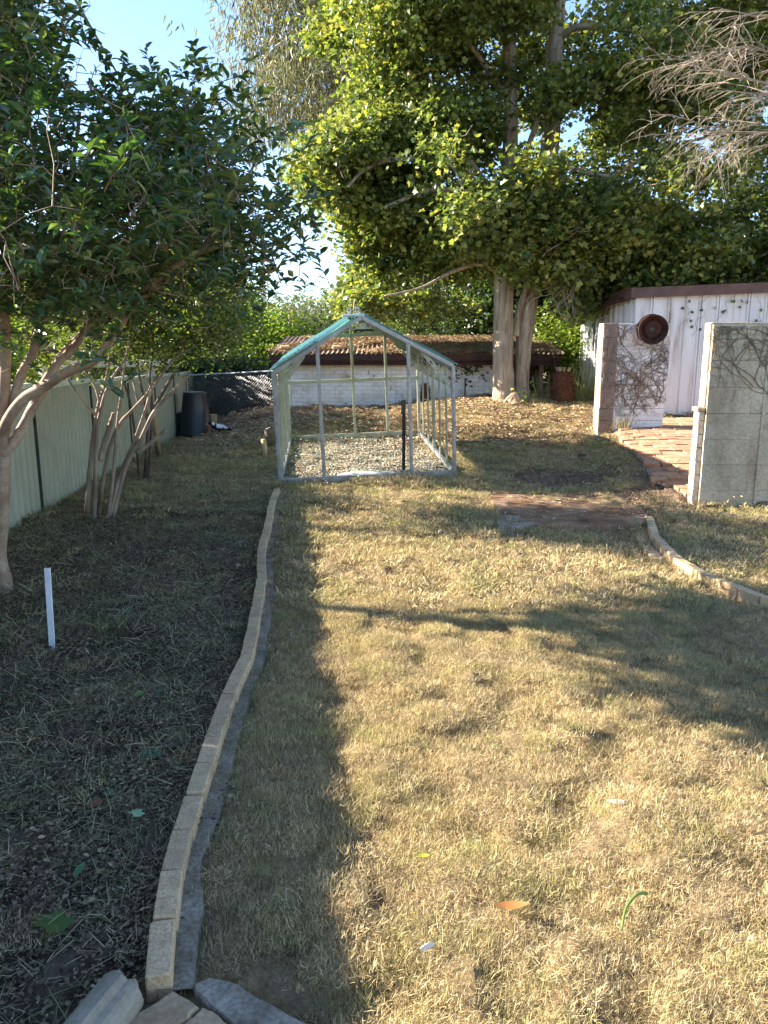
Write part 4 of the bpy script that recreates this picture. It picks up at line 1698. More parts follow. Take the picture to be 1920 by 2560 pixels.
# ---- camellia, foreground left
CAM_COLS = [(.040, .082, .034), (.054, .105, .042), (.070, .128, .05), (.048, .092, .05), (.125, .165, .055)]
base = PG(2, 1467)
YC = base.y
limbs = [
    ([base - Vector((0, 0, .1)), base + Vector((0, 0, .25)), PX(5, 1250, YC), PX(8, 1139, YC)], [.12, .066, .056, .055]),
    limb([(8, 1139), (4, 1050), (11, 960), (14, 857), (9, 770), (2, 660), (-10, 520), (10, 380), (30, 240)], [YC, YC, YC - .3], [.048, .042, .036, .028, .018]),
    limb([(6, 1100), (28, 1030), (50, 944), (82, 880), (102, 800), (130, 700), (140, 560), (180, 420), (200, 280)], [YC, YC + .1, YC + .3], [.038, .034, .03, .022, .012]),
    limb([(5, 1090), (20, 1050), (56, 1000), (108, 968), (174, 927), (226, 907), (262, 872), (296, 818), (340, 750), (400, 690), (480, 640), (560, 610)], [YC, YC - .25, YC - .5], [.042, .04, .036, .03, .024, .014]),
    limb([(8, 1139), (48, 1083), (78, 1026), (104, 970), (143, 909), (178, 874), (208, 835), (250, 765), (300, 700), (350, 600), (420, 500)], [YC, YC + .3, YC + .5], [.042, .038, .032, .028, .018, .012]),
    limb([(78, 1026), (120, 960), (150, 890), (215, 820), (230, 740), (260, 620), (330, 470), (400, 330)], [YC + .1, YC + .5, YC + .9], [.03, .028, .022, .014]),
    limb([(-10, 900), (-120, 760), (-260, 600), (-420, 420)], [YC, YC - .2], [.036, .03, .022, .012]),
    limb([(340, 750), (430, 690), (520, 600), (600, 480), (650, 380)], [YC - .4, YC - .2], [.022, .018, .012, .008]),
    limb([(140, 560), (60, 400), (40, 200), (80, 20), (60, -150)], [YC + .2, YC - .2], [.022, .018, .012, .008]),
    limb([(200, 420), (300, 320), (400, 280), (500, 295), (580, 350)], [YC + .3, YC + .1], [.016, .014, .01, .006])]
poly = [(-420, -260), (60, -260), (90, -60), (90, 90), (140, 200), (230, 275), (330, 290), (430, 265), (530, 235), (570, 230), (560, 255), (500, 300), (520, 350), (560, 390), (600, 460), (650, 530), (680, 600), (755, 690), (755, 725), (690, 690), (610, 690), (540, 680), (430, 715), (340, 765), (250, 815), (170, 810), (90, 790), (-20, 790), (-200, 760), (-420, 650)]
random.seed(12)
cl = sample_poly(poly, 780, YC - .2, 1.75, 170., (1.1, -.22, 3.1))
cl = [c for c in cl if c.z > 1.7 and c.y > 3.0]
temps = [twig_cluster(random.randint(6, 9), .084, .039, CAM_COLS, random.uniform(.12, .2)) for _ in range(14)]
make_tree('camellia_tree', 'large glossy dark green camellia tree leaning in from the left edge', 'tree', limbs, 'bark_smooth', cl, temps, 'camellia_leaf', 8.0, .42, (.75, 1.2), .012, .003, 4, flat=.8, sub=2, trunk_n=12)

# ---- multi-stem shrub by the fence
SH_COLS = [(.07, .105, .03), (.10, .135, .04), (.135, .165, .05), (.17, .175, .06), (.05, .085, .03)]
y2 = PG(250, 1294).y
def stem(zp, Ya, Yb, r0, r1):
    pix = [Z3(*q) for q in zp]
    pts, rad = limb(pix, [Ya, Yb], [r0 * .68, (r0 * 2 + r1) / 4.4, (r0 + 2 * r1) / 4, r1 * .85])
    g = gz(pts[0].x, pts[0].y)
    pts[0].z = min(pts[0].z, g - .04)
    return pts, rad
limbs = [
    stem([(495, 1480), (515, 1250), (540, 1020), (570, 850), (600, 760), (625, 640), (640, 520), (650, 420)], y2, y2 + .2, .045, .012),
    stem([(540, 1530), (550, 1250), (560, 1000), (590, 850), (615, 770), (660, 680), (715, 600), (760, 480)], y2 - .1, y2, .04, .01),
    stem([(555, 1430), (620, 1150), (690, 970), (760, 890), (850, 790), (900, 700), (1000, 600), (1060, 520), (1150, 470), (1280, 420)], y2 + .15, y2 + .5, .036, .008),
    stem([(610, 1500), (650, 1290), (675, 970), (700, 790), (715, 640), (740, 500), (745, 400)], y2 - .05, y2 + .3, .032, .009),
    stem([(620, 1510), (690, 1270), (780, 1050), (840, 880), (880, 760), (980, 620), (1050, 560), (1130, 515), (1300, 460), (1400, 400)], y2 - .02, y2 + .6, .034, .007),
    stem([(640, 1460), (720, 1220), (800, 1080), (870, 930), (940, 830), (1000, 780), (1085, 690)], y2 + .05, y2 + .1, .042, .022),
    limb([Z3(*q) for q in ((790, 1130), (850, 1090), (960, 1003))], [y2 + .05, y2 + .05], [.026, .024, .022]),
    limb([Z3(*q) for q in ((575, 1180), (605, 1060), (640, 960), (657, 905))], [y2, y2], [.03, .028, .026]),
    limb([Z3(*q) for q in ((552, 915), (480, 840), (430, 770), (388, 705))], [y2, y2 - .1], [.02, .016, .01]),
    limb([Z3(*q) for q in ((575, 850), (550, 760), (500, 680), (440, 590))], [y2, y2 + .1], [.016, .012, .007]),
    limb([Z3(*q) for q in ((850, 790), (800, 850), (760, 700), (700, 620))], [y2 + .4, y2 + .5], [.016, .012, .007])]
poly = [(150, 850), (150, 700), (300, 640), (420, 620), (520, 610), (570, 660), (600, 740), (610, 800), (570, 840), (490, 850), (420, 880), (330, 868), (240, 880)]
random.seed(13)
cl = sample_poly(poly, 150, y2 + .7, 1.3, 90., (1.6, -.02, 5.2))
temps = [leaf_cluster(11, .16, .062, .03, SH_COLS, 'oval', (-.6, .6)) for _ in range(10)]
make_tree('flowering_shrub', 'pruned multi stemmed shrub with cut stubs in front of the fence', 'shrub', limbs, 'bark_pale', cl, temps, 'shrub_leaf', 13, .5, (.75, 1.2), .014, .004, 4, sub=2)

y3 = PG(360, 1202).y
limbs = [
    stem([(830, 1290), (845, 1130), (850, 950), (825, 800), (800, 680), (790, 540), (800, 400)], y3, y3, .045, .012),
    stem([(855, 1275), (870, 1050), (875, 850), (862, 700), (880, 560), (900, 420)], y3 + .1, y3 + .3, .04, .01),
    stem([(800, 1210), (765, 930), (725, 760), (700, 680), (680, 560)], y3 + .3, y3 + .2, .03, .009),
    limb([Z3(*q) for q in ((850, 950), (930, 800), (1000, 680), (1080, 560), (1200, 470))], [y3, y3 + .4], [.03, .024, .012, .007]),
    limb([Z3(*q) for q in ((862, 1270), (868, 1210), (866, 1165))], [y3 - .1, y3 - .1], [.04, .036, .03])]
poly = [(300, 830), (320, 700), (450, 650), (530, 680), (580, 750), (590, 810), (560, 850), (520, 850), (420, 880), (340, 860)]
random.seed(14)
cl = sample_poly(poly, 80, y3 + .6, 1.2, 80., (1.5, -.05, 9.2))
make_tree('flowering_shrub', 'farther dark stemmed shrub between the fence and the black bin', 'shrub', limbs, 'bark_dark', cl, temps, 'shrub_leaf', 13, .55, (.8, 1.25), .014, .004, 4, sub=2)

# ---- big twin-trunk tree
MP_COLS = [(.15, .20, .055), (.19, .235, .065), (.115, .165, .05), (.235, .265, .075), (.09, .135, .045), (.07, .11, .042), (.29, .28, .085)]
YT = 17.3
tb = PX(1261, 1008, YT)
t2 = PX(1306, 995, YT + .1)
limbs = [
    ([Vector((tb.x, YT, tb.z - .15)), Vector((tb.x, YT, tb.z + .12)), PX(1258, 950, YT), PX(1258, 850, YT), PX(1260, 700, YT), PX(1262, 600, YT), PX(1270, 450, YT), PX(1277, 330, YT), PX(1275, 180, YT), PX(1268, 30, YT), PX(1260, -200, YT), PX(1262, -500, YT)], [.36, .27, .235, .22, .21, .20, .17, .15, .13, .11, .08, .04]),
    ([Vector((t2.x, YT + .1, t2.z - .15)), PX(1305, 960, YT + .1), PX(1310, 850, YT + .15), PX(1329, 709, YT + .2), PX(1347, 600, YT + .3), PX(1366, 450, YT + .4), PX(1380, 300, YT + .5), PX(1386, 150, YT + .5), PX(1396, 0, YT + .5), PX(1404, -200, YT + .5), PX(1400, -520, YT + .4)], [.2, .15, .185, .19, .18, .19, .19, .17, .14, .09, .04]),
    limb([(1290, 840), (1296, 780), (1312, 730), (1322, 690)], [YT - .05, YT], [.07, .07, .065, .06]),
    limb([(1262, 600), (1225, 560), (1191, 511), (1161, 494), (1106, 473), (1043, 485), (960, 520)], [YT, YT - .8, YT - 1.4], [.10, .085, .06, .03]),
    limb([(1265, 520), (1200, 440), (1165, 400), (1077, 397), (967, 401), (904, 430), (870, 468)], [YT, YT - 1, YT - 1.8], [.08, .06, .045, .02]),
    limb([(1191, 511), (1170, 420), (1145, 330), (1100, 240), (1040, 160), (980, 80)], [YT - .5, YT - .2], [.07, .055, .04, .02]),
    limb([(1272, 420), (1200, 330), (1120, 300), (1000, 270), (880, 260), (780, 230)], [YT, YT + .8, YT + .4], [.07, .055, .04, .015]),
    limb([(1262, 690), (1200, 660), (1130, 680), (1050, 720), (960, 740)], [YT, YT - .9], [.06, .045, .03, .015]),
    limb([(1360, 408), (1400, 410), (1460, 430), (1530, 443), (1620, 470)], [YT + .3, YT - 1.2], [.06, .05, .04, .02]),
    limb([(1395, 100), (1438, 69), (1504, 69), (1590, 78), (1655, 100), (1750, 120)], [YT + .5, YT - .6], [.075, .06, .05, .025]),
    limb([(1385, 300), (1450, 240), (1540, 190), (1620, 130), (1710, 70)], [YT + .5, YT + .2], [.07, .06, .045, .02]),
    limb([(1350, 590), (1430, 560), (1540, 570), (1660, 600)], [YT + .3, YT - .8], [.06, .045, .03, .015]),
    limb([(1350, 560), (1470, 480), (1640, 380), (1820, 330)], [YT + .3, YT + 1], [.08, .06, .045, .02]),
    limb([(1310, 400), (1330, 340), (1345, 300)], [YT, YT - .3], [.06, .055, .05]),
    limb([(1275, 250), (1180, 120), (1080, 0), (1000, -120)], [YT, YT - .6], [.07, .05, .035, .015])]
poly = [(850, -350), (835, 0), (825, 90), (850, 160), (800, 190), (790, 260), (805, 330), (770, 370), (745, 430), (780, 480), (830, 560), (850, 610), (890, 640), (880, 690), (860, 760), (890, 790), (930, 770), (1000, 815), (1080, 810), (1140, 790), (1220, 740), (1330, 730), (1420, 745), (1440, 880), (1500, 840), (1490, 740), (1570, 690), (1700, 705), (1850, 690), (1990, 660), (2400, 560), (2400, -500), (800, -500)]
random.seed(15)
cl = sample_poly(poly, 380, YT - .1, 3.0, 230., (.40, -.02, 1.7))
def push_back(c):
    # the low skirt of the crown hangs on the far side, so the mound before the trunk lies in the sun
    if c.z < 3.9 and c.x < 2.6 and c.y < YT + .4:
        k = (YT + .4 + random.uniform(0, 2.4)) / c.y
        return Vector((c.x * k, c.y * k, CAMZ + (c.z - CAMZ) * k))
    return c
skirt = [(890, 590), (930, 545), (1000, 510), (1110, 530), (1180, 590), (1240, 480), (1300, 450), (1420, 470), (1520, 500), (1760, 560), (1740, 680), (1500, 690), (1420, 740), (1330, 660), (1230, 670), (1150, 760), (1060, 800), (960, 770), (910, 780), (870, 760)]
cl += sample_poly(skirt, 95, YT - .3, 1.6, 60., (.5, -.12, 6.1))
left_mid = [(780, 340), (900, 310), (1080, 280), (1200, 260), (1220, 350), (1080, 350), (940, 340), (880, 480), (840, 540), (800, 470)]
cl += sample_poly(left_mid, 40, YT - .3, 1.8, 60., (.5, -.2, 8.1))
mid_gap = [(830, 470), (900, 360), (1060, 350), (1150, 400), (1120, 500), (1000, 540), (890, 560)]
cl += sample_poly(mid_gap, 26, YT + .6, 1.8, 40., (.6, -.1, 4.4))
cl = [push_back(c) for c in cl]
def clear_of(c, wins):
    # the trunks stay in view where the photo shows them: no foliage hangs before them there
    for (xa, xb, za, zb_) in wins:
        if c.y < YT + .2 and xa < c.x < xb and za < c.z < zb_:
            return False
    return True
def win(x0, x1, y0, y1):
    a, b = PX(x0, y1, YT), PX(x1, y0, YT)
    return (a.x, b.x, a.z, b.z)
WINS = [win(1200, 1335, 250, 440), win(1320, 1450, -120, 230), win(1310, 1450, 310, 470), win(1130, 1220, 420, 530)]
cl = [c for c in cl if c.z > 2.1 and clear_of(c, WINS)]
temps = [leaf_cluster(17, .36, .112, .085, MP_COLS, 'lobed', (-.6, .35)) for _ in range(12)]
make_tree('broadleaf_tree', 'tall yellow green tree with two grey trunks behind the greenhouse', 'tree', limbs, 'bark_furrow', cl, temps, 'maple_leaf', 34, .72, (.65, 1.3), .045, .010, 5, sub=1, compact=True, flat=.6, trunk_n=18, rough=.05)

# ---- eucalypts behind
GUM_COLS = [(.13, .145, .07), (.17, .18, .09), (.10, .12, .06), (.22, .20, .12), (.20, .15, .09)]
gt = [leaf_cluster(16, .5, .26, .05, GUM_COLS, 'oval', hang=True, flat=.9) for _ in range(8)]
YE = 33.0
gbx = PX(1200, 900, YE).x
limbs = [
    ([Vector((gbx, YE, -.4)), PX(1200, 700, YE), PX(1180, 500, YE), PX(1120, 300, YE), PX(1010, 100, YE), PX(900, -200, YE), PX(880, -500, YE)], [.4, .35, .3, .26, .2, .14, .06]),
    limb([(1120, 310), (900, 230), (760, 100), (700, 110), (660, 150)], [YE, YE - 1], [.14, .1, .06, .03]),
    limb([(1090, 250), (830, 200), (700, 220), (660, 270)], [YE, YE - 1.5], [.12, .08, .05, .03]),
    limb([(1010, 110), (820, 0), (720, -60), (670, -80)], [YE, YE], [.12, .08, .05, .03])]
poly = [(650, -400), (640, -30), (640, 60), (625, 120), (640, 180), (612, 230), (620, 300), (660, 345), (720, 350), (770, 320), (850, 340), (920, 250), (940, 100), (960, -400)]
random.seed(16)
cl = sample_poly(poly, 170, YE, 3., 100., (.3, -.12, 2.2))
make_tree('gum_tree', 'grey green gum tree with drooping leaves against the open sky', 'tree', limbs, 'bark_gum', cl, gt, 'gum_leaf', 16, 1.7, (.8, 1.25), .06, .012, 4, flat=.7)
YE = 31.0
gbx = PX(1930, 900, YE).x
limbs = [
    ([Vector((gbx - 2, YE, .3)), PX(1820, 700, YE), PX(1850, 500, YE), PX(1885, 250, YE), PX(1900, 80, YE), PX(1930, -150, YE), PX(1940, -450, YE)], [.55, .48, .42, .36, .3, .2, .1]),
    limb([(1880, 260), (1790, 160), (1700, 60), (1620, -60)], [YE, YE - 1], [.2, .15, .1, .05]),
    limb([(1845, 520), (1700, 560), (1610, 620), (1590, 560), (1570, 480)], [YE, YE], [.3, .28, .24, .2, .1])]
poly = [(1500, -400), (1560, 40), (1700, 120), (1780, 240), (1840, 420), (1880, 600), (1960, 640), (2300, 600), (2300, -400)]
random.seed(17)
cl = sample_poly(poly, 120, YE, 3., 100., (.3, -.05, 4.2))
make_tree('gum_tree', 'pale trunked gum tree behind the white shed at top right', 'tree', limbs, 'bark_gum', cl, gt, 'gum_leaf', 15, 1.7, (.8, 1.25), .06, .012, 4, flat=.7)

# ---- generic background trees: rounded crowns built of clumps in world space
def back_tree(name, label, x, y, zlo, zhi, rx, ry, cols, temps, mat, n, per, cs, bark='bark_dark', seed=1, tr=.12):
    random.seed(seed)
    g = gz(x, min(y, 39))
    zc, rz = (zlo + zhi) / 2, (zhi - zlo) / 2
    cl = []
    while len(cl) < n:
        q = Vector((random.uniform(-1, 1), random.uniform(-1, 1), random.uniform(-1, 1)))
        if q.length > 1 or q.length < .35:
            continue
        p = Vector((x + q.x * rx, y + q.y * ry, zc + q.z * rz))
        if mnoise.noise(p * .5 + Vector((seed, 0, 0))) < -.25:
            continue
        if p.z < gz(p.x, min(p.y, 39)) + .1:
            continue
        cl.append(p)
    limbs = [([Vector((x, y, g - .2)), Vector((x + .1, y, g + (zc - g) * .5)), Vector((x - .05, y, zc)), Vector((x, y, zc + rz * .6))], [tr * 1.3, tr, tr * .7, tr * .2])]
    for k in range(5):
        a = k * 1.257 + seed
        limbs.append(([Vector((x, y, zc - rz * .5 + k * .15 * rz)), Vector((x + math.cos(a) * rx * .3, y + math.sin(a) * ry * .3, zc - rz * .2)), Vector((x + math.cos(a) * rx * .7, y + math.sin(a) * ry * .7, zc + rz * .2))], [tr * .5, tr * .35, tr * .12]))
    return make_tree(name, label, 'tree', limbs, bark, cl, temps, mat, per, cs, (.8, 1.25), .03, .008, 4)

DK = [(.022, .045, .018), (.032, .06, .022), (.045, .075, .028)]
BG = [(.13, .20, .03), (.17, .24, .035), (.10, .16, .03), (.22, .26, .05)]
MG = [(.06, .11, .03), (.085, .14, .035), (.05, .09, .03), (.12, .16, .05)]
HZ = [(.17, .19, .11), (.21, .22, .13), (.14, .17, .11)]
dk_t = [leaf_cluster(12, .4, .13, .09, DK, 'lobed') for _ in range(8)]
bg_t = [leaf_cluster(14, .4, .17, .045, BG, 'oval', hang=True, flat=.8) for _ in range(8)]
bo_t = [leaf_cluster(12, .35, .10, .055, BG, 'oval') for _ in range(8)]
mg_t = [leaf_cluster(13, .4, .11, .06, MG, 'oval') for _ in range(8)]
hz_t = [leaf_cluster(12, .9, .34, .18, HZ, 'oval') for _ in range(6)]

back_tree('evergreen_tree', 'dark evergreen behind the low brick shed right of the trunks', 5.0, 23.5, .6, 5.2, 2.4, 2.0, DK, dk_t, 'maple_leaf', 150, 15, 1.1, seed=21)
back_tree('evergreen_tree', 'dark evergreen rising behind the left end of the white shed', 8.6, 24.0, .8, 5.6, 2.6, 2.0, DK, dk_t, 'maple_leaf', 150, 15, 1.1, seed=22)
back_tree('evergreen_tree', 'dark evergreen behind the white shed near the right edge', 12.8, 24.5, .8, 6.2, 3.0, 2.0, DK, dk_t, 'maple_leaf', 150, 15, 1.1, seed=23)
back_tree('evergreen_tree', 'dark evergreen visible through the low branches of the twin trunk tree', 1.6, 25.0, .6, 5.4, 2.4, 2.0, MG, mg_t, 'maple_leaf', 140, 15, 1.1, seed=24)
back_tree('broadleaf_shrub', 'light green leafy bush beside the white shed corner', 4.9, 20.2, 1.1, 3.1, 1.0, .8, BG, bo_t, 'maple_leaf', 45, 14, .6, seed=25, tr=.05)
back_tree('leafy_tree', 'bright green bushy tree behind the chain link fence', -5.2, 25.5, -.1, 4.0, 2.4, 1.6, BG, bo_t, 'shrub_leaf', 170, 16, 1.0, seed=26)
back_tree('leafy_tree', 'bright green bush at the left end of the low brick shed', -3.3, 24.5, .0, 3.2, 1.4, 1.4, BG, bo_t, 'shrub_leaf', 90, 16, .9, seed=27)
back_tree('broadleaf_shrub', 'sunlit yellow green bush above the fence at the left edge', -7.0, 11.0, .3, 3.0, 1.7, 1.4, BG, bo_t, 'shrub_leaf', 90, 15, .7, seed=28, tr=.06)
back_tree('broadleaf_tree', 'olive green tree beyond the fence behind the pruned shrub', -7.6, 17.5, .8, 3.9, 2.0, 1.8, BG, bo_t, 'shrub_leaf', 110, 15, .9, seed=29)
back_tree('broadleaf_tree', 'mid green tree beyond the red tiled roof', -8.6, 21.3, .5, 3.9, 2.4, 1.6, MG, mg_t, 'shrub_leaf', 140, 15, 1.1, seed=30)
back_tree('hedge_shrub', 'dark low hedge right behind the chain link fence', -3.9, 22.0, -.3, 1.7, 2.6, .9, DK, dk_t, 'maple_leaf', 90, 15, .6, seed=35, tr=.04)
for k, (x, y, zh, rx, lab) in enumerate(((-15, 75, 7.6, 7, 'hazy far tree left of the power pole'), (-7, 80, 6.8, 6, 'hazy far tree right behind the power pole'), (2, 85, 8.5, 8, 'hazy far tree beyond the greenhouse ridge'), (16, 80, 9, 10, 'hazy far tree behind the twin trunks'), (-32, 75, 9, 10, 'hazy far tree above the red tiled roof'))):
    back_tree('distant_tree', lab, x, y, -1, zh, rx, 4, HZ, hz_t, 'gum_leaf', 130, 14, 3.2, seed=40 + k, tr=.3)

# ---- bare tree reaching in from the right
random.seed(77)
YB = 12.2
bx = PX(2330, 900, YB).x
root = empty('bare_tree', 'leafless pale branches drooping in from the top right edge', 'tree')
mb = MB()
tr_ = [Vector((bx, YB, .2)), Vector((bx - .1, YB, 1.8)), PX(2280, 560, YB), PX(2230, 300, YB), PX(2160, 80, YB)]
mb.tube(smooth_line(tr_, 4), list(np.linspace(.16, .08, 17)), 12, True, .05)
mb.build('trunk', 'twig_grey', root, True)
mb = MB()
def droop(p, d, L, r, depth):
    pts, rr = [p.copy()], [r]
    m = max(4, int(L / .09))
    for i in range(m):
        d = (d + Vector((random.gauss(0, .10), random.gauss(0, .10), random.gauss(0, .08) - .045 * (1 + depth * .7)))).normalized()
        p = p + d * (L / m)
        pts.append(p.copy())
        rr.append(r * (1 - .75 * (i + 1) / m))
        if depth < 3 and i > 0 and random.random() < (.62 if depth < 2 else .4):
            sd = (d + rand_dir(-.7, .7) * .8).normalized()
            droop(p, sd, L * random.uniform(.32, .6), r * .58, depth + 1)
    mb.tube(pts, rr, 5 if depth < 2 else 4, False)
for pix, L in (([(2250, 420), (2050, 330), (1920, 232)], 1.1), ([(2260, 480), (2080, 360), (1920, 335)], 1.25), ([(2230, 300), (2060, 180), (1930, 130)], 1.2), ([(2210, 220), (2020, 60), (1880, 40)], 1.0), ([(2260, 470), (2060, 350), (1780, 330)], 1.15), ([(2240, 380), (2040, 250), (1800, 180)], 1.2)):
    pts = smooth_line([PX(*q, YB) for q in pix], 4)
    mb.tube(pts, list(np.linspace(.04, .014, len(pts))), 7, False)
    for k in range(4):
        d = (pts[-1] - pts[-3]).normalized()
        droop(pts[-1 - k], (d + Vector((0, random.uniform(-.4, .4), random.uniform(-.2, .35)))).normalized(), L * random.uniform(.8, 1.1), .0105, 0)
mb.build('branches', 'twig_grey', root, True, 'stuff')

# hanging dry vine from the big tree
random.seed(78)
mb = MB()
for k in range(16):
    p = PX(random.uniform(1375, 1440), random.uniform(690, 730), 16.4 + random.uniform(-.2, .2))
    d = Vector((random.gauss(0, .35), random.gauss(0, .2), -1)).normalized()
    pts = [p.copy()]
    for i in range(9):
        d = (d + Vector((random.gauss(0, .3), random.gauss(0, .2), random.gauss(0, .25) - .05))).normalized()
        p = p + d * random.uniform(.07, .13)
        pts.append(p.copy())
    mb.tube(pts, list(np.linspace(.012, .004, len(pts))), 4, False)
tag(mb.build('dead_vine', 'twig_grey', None, True), 'tangle of dry vine hanging under the branches left of the white shed', 'vine')

# ================================================================== plants by the sheds
a = PX(1405, 1009, 17.0)
ga = Vector((a.x, 17.0, gz(a.x, 17.0)))
root = empty('tree_fern_stump', 'rusty brown fibrous tree fern stump with cut fronds beside the long grass', 'stump', loc=ga)
mb = MB()
random.seed(61)
mb.tube([(0, 0, -.1), (0, 0, .1), (.02, 0, .35), (0, 0, .6), (0, 0, .68)], [.20, .22, .23, .2, .12], 16, True, .14)
for k in range(120):
    an = random.uniform(0, 6.28)
    z = random.uniform(0, .62)
    r = .2
    d = Vector((math.cos(an), math.sin(an), random.uniform(-.5, .8)))
    b = Vector((math.cos(an) * r, math.sin(an) * r, z))
    mb.tube([b, b + d * .06, b + d * .1 + Vector((0, 0, -.02))], [.012, .009, .003], 4, False)
mb.build('trunk', 'fern_fibre', root)
for k in range(22):
    an = random.uniform(0, 6.28)
    mb = MB()
    b = Vector((math.cos(an) * .1, math.sin(an) * .1, .62))
    mb.tube([b, b + Vector((math.cos(an) * .06, math.sin(an) * .06, .14))], [.014, .011], 5)
    mb.build('cut_frond', 'timber_tan', root)
# second fibrous stump against the brick shed
a = PX(1062, 1012, 18.2)
ga = Vector((a.x, 18.2, gz(a.x, 18.2)))
root = empty('tree_fern_stump', 'dark red fibrous stump against the white brick shed wall', 'stump', loc=ga)
mb = MB()
mb.tube([(0, 0, -.1), (0, 0, .1), (.01, 0, .25), (0, 0, .45)], [.13, .12, .11, .08], 14, True, .16)
for k in range(70):
    an = random.uniform(0, 6.28)
    b = Vector((math.cos(an) * .11, math.sin(an) * .11, random.uniform(0, .42)))
    d = Vector((math.cos(an), math.sin(an), random.uniform(-.5, .8)))
    mb.tube([b, b + d * .05], [.012, .003], 4, False)
mb.build('trunk', 'fern_fibre', root)
# rusty posts
for px, top, Yp, lab in ((1162, 945, 18.3, 'thin rusty iron stake before the white brick shed wall'), (1381, 890, 18.1, 'rusty brown post behind the fibrous fern stump')):
    q = PX(px, 1000, Yp)
    zt = PX(px, top, Yp).z
    r = .016 if px < 1300 else .04
    mb = MB()
    mb.tube([(q.x, Yp, gz(q.x, Yp) - .1), (q.x, Yp, zt)], [r, r], 8)
    tag(mb.build('iron_post', 'rust'), lab, 'post')
# rock at the tree foot
random.seed(62)
a = PX(1278, 1020, 16.6)
mb = MB()
mb.lathe([(.0, -.1), (.2, -.08), (.19, .06), (.13, .17), (.05, .25), (.0, .26)], 9)
mb.v = [(x * 1.0 + random.uniform(-.02, .02) + z * .25, y * .8 + random.uniform(-.02, .02), z + random.uniform(-.015, .015)) for x, y, z in mb.v]
o = mb.build('rock', 'rock')
o.location = (a.x, 16.6, gz(a.x, 16.6))
tag(o, 'tan pointed rock at the foot of the twin trunks', 'rock')
# long grass
def grass_clump(name, label, loc, n, h, spread, cols, w=.012):
    mb = MB()
    for _ in range(n):
        b = Vector((random.gauss(0, spread), random.gauss(0, spread), 0))
        d = Vector((random.gauss(0, .22), random.gauss(0, .22), 1)).normalized()
        hh = h * random.uniform(.4, 1.1)
        s = rand_dir(0, 0)
        c = pick(cols)
        m1 = b + d * hh * .5
        m2 = b + d * hh * .85 + s * hh * .08
        e = b + d * hh + s * hh * .28 - Vector((0, 0, hh * .06))
        sd = d.cross(s).normalized() * w * .5
        mb.add([b - sd, b + sd, m1 + sd, m1 - sd, m2 + sd * .7, m2 - sd * .7, e], [(0, 1, 2, 3), (3, 2, 4, 5), (5, 4, 6)], c)
    o = mb.build(name, 'grass_blade')
    o.location = loc
    return tag(o, label, 'grass')
random.seed(63)
GR = [(.22, .28, .07), (.30, .32, .10), (.42, .38, .18)]
a = PX(1455, 1000, 17.3)
grass_clump('long_grass', 'tall green grass clump between the fern stump and white shed', (a.x, 17.3, gz(a.x, 17.3)), 110, 1.0, .16, GR)
a = PX(1362, 1000, 17.4)
grass_clump('long_grass', 'sparse grass stalks right of the twin trunks', (a.x, 17.4, gz(a.x, 17.4)), 22, .75, .12, GR)
a = PG(1570, 1082)
grass_clump('weed_tuft', 'dry weed tuft at the foot of the vine covered wall', (PX(1556, 1060, 13.85).x, 13.85, .52), 90, .28, .12, [(.20, .16, .08), (.10, .09, .05), (.30, .24, .13)], .008)
random.seed(64)
for px, py, h, n, cols, lab in ((1500, 1120, .2, 40, GR, 'small green tuft at the base of the brown end pier'), (1640, 1262, .16, 60, [(.2, .17, .08), (.3, .28, .12)], 'weedy tuft below the broken paver edge'), (740, 1105, .3, 40, [(.34, .3, .14), (.25, .26, .1)], 'dry tuft in the rear left corner of the greenhouse'), (352, 1255, .14, 60, GR, 'green weeds around the shrub stems'), (265, 1580, .12, 45, [(.12, .17, .05), (.18, .2, .07)], 'low green grass tuft in the middle of the mulched bed')):
    p = PG(px, py)
    grass_clump('weed_tuft', lab, p, n, h, .09, cols, .006)
random.seed(65)
mb = leaf_cluster(40, .5, .09, .06, [(.22, .30, .12), (.3, .34, .16), (.12, .2, .06)], 'lobed')
o = mb.build('ivy_plant', 'shrub_leaf')
a = PX(1297, 1004, 16.75)
o.location = (a.x, 16.75, gz(a.x, 16.75) + .16)
tag(o, 'small pale leafed ivy behind the pointed rock', 'plant')
mb = MB()
for _ in range(120):
    b = Vector((random.gauss(0, .28), -random.uniform(.01, .06), -abs(random.gauss(0, .22))))
    leaf_geo(mb, b, rand_dir(-1, .2), Vector((0, -1, .4)), .07, .05, pick([(.05, .07, .03), (.09, .10, .04)]), 'lobed')
o = mb.build('ivy_plant', 'shrub_leaf')
o.location = (PX(1170, 910, 18.42).x, 18.42, szt - .02)
tag(o, 'dark ivy spilling down from the brick shed eave', 'plant')
mb = MB()
for _ in range(26):
    b = Vector((random.uniform(0, 2.2) ** 1.0, -random.uniform(.01, .03), random.gauss(0, 1) * .22 - .25 + (random.random() < .15) * -.8))
    leaf_geo(mb, b, rand_dir(-1, .2), Vector((0, -1, .4)), .07, .06, pick([(.09, .12, .05), (.06, .09, .04)]), 'lobed')
for k in range(5):
    x = k * .45 + .1
    pts = [Vector((x, -.012, .0))]
    for i in range(8):
        pts.append(pts[-1] + Vector((random.gauss(0, .06), 0, -random.uniform(.05, .13))))
    mb.tube(pts, .003, 4, False, col=(.12, .09, .07))
o = mb.build('ivy_plant', 'shrub_leaf')
o.location = (PX(1700, 780, Y3).x, Y3 - .03, zt3 + .02)
tag(o, 'scattered ivy leaves on the white shed wall under the fascia', 'plant')

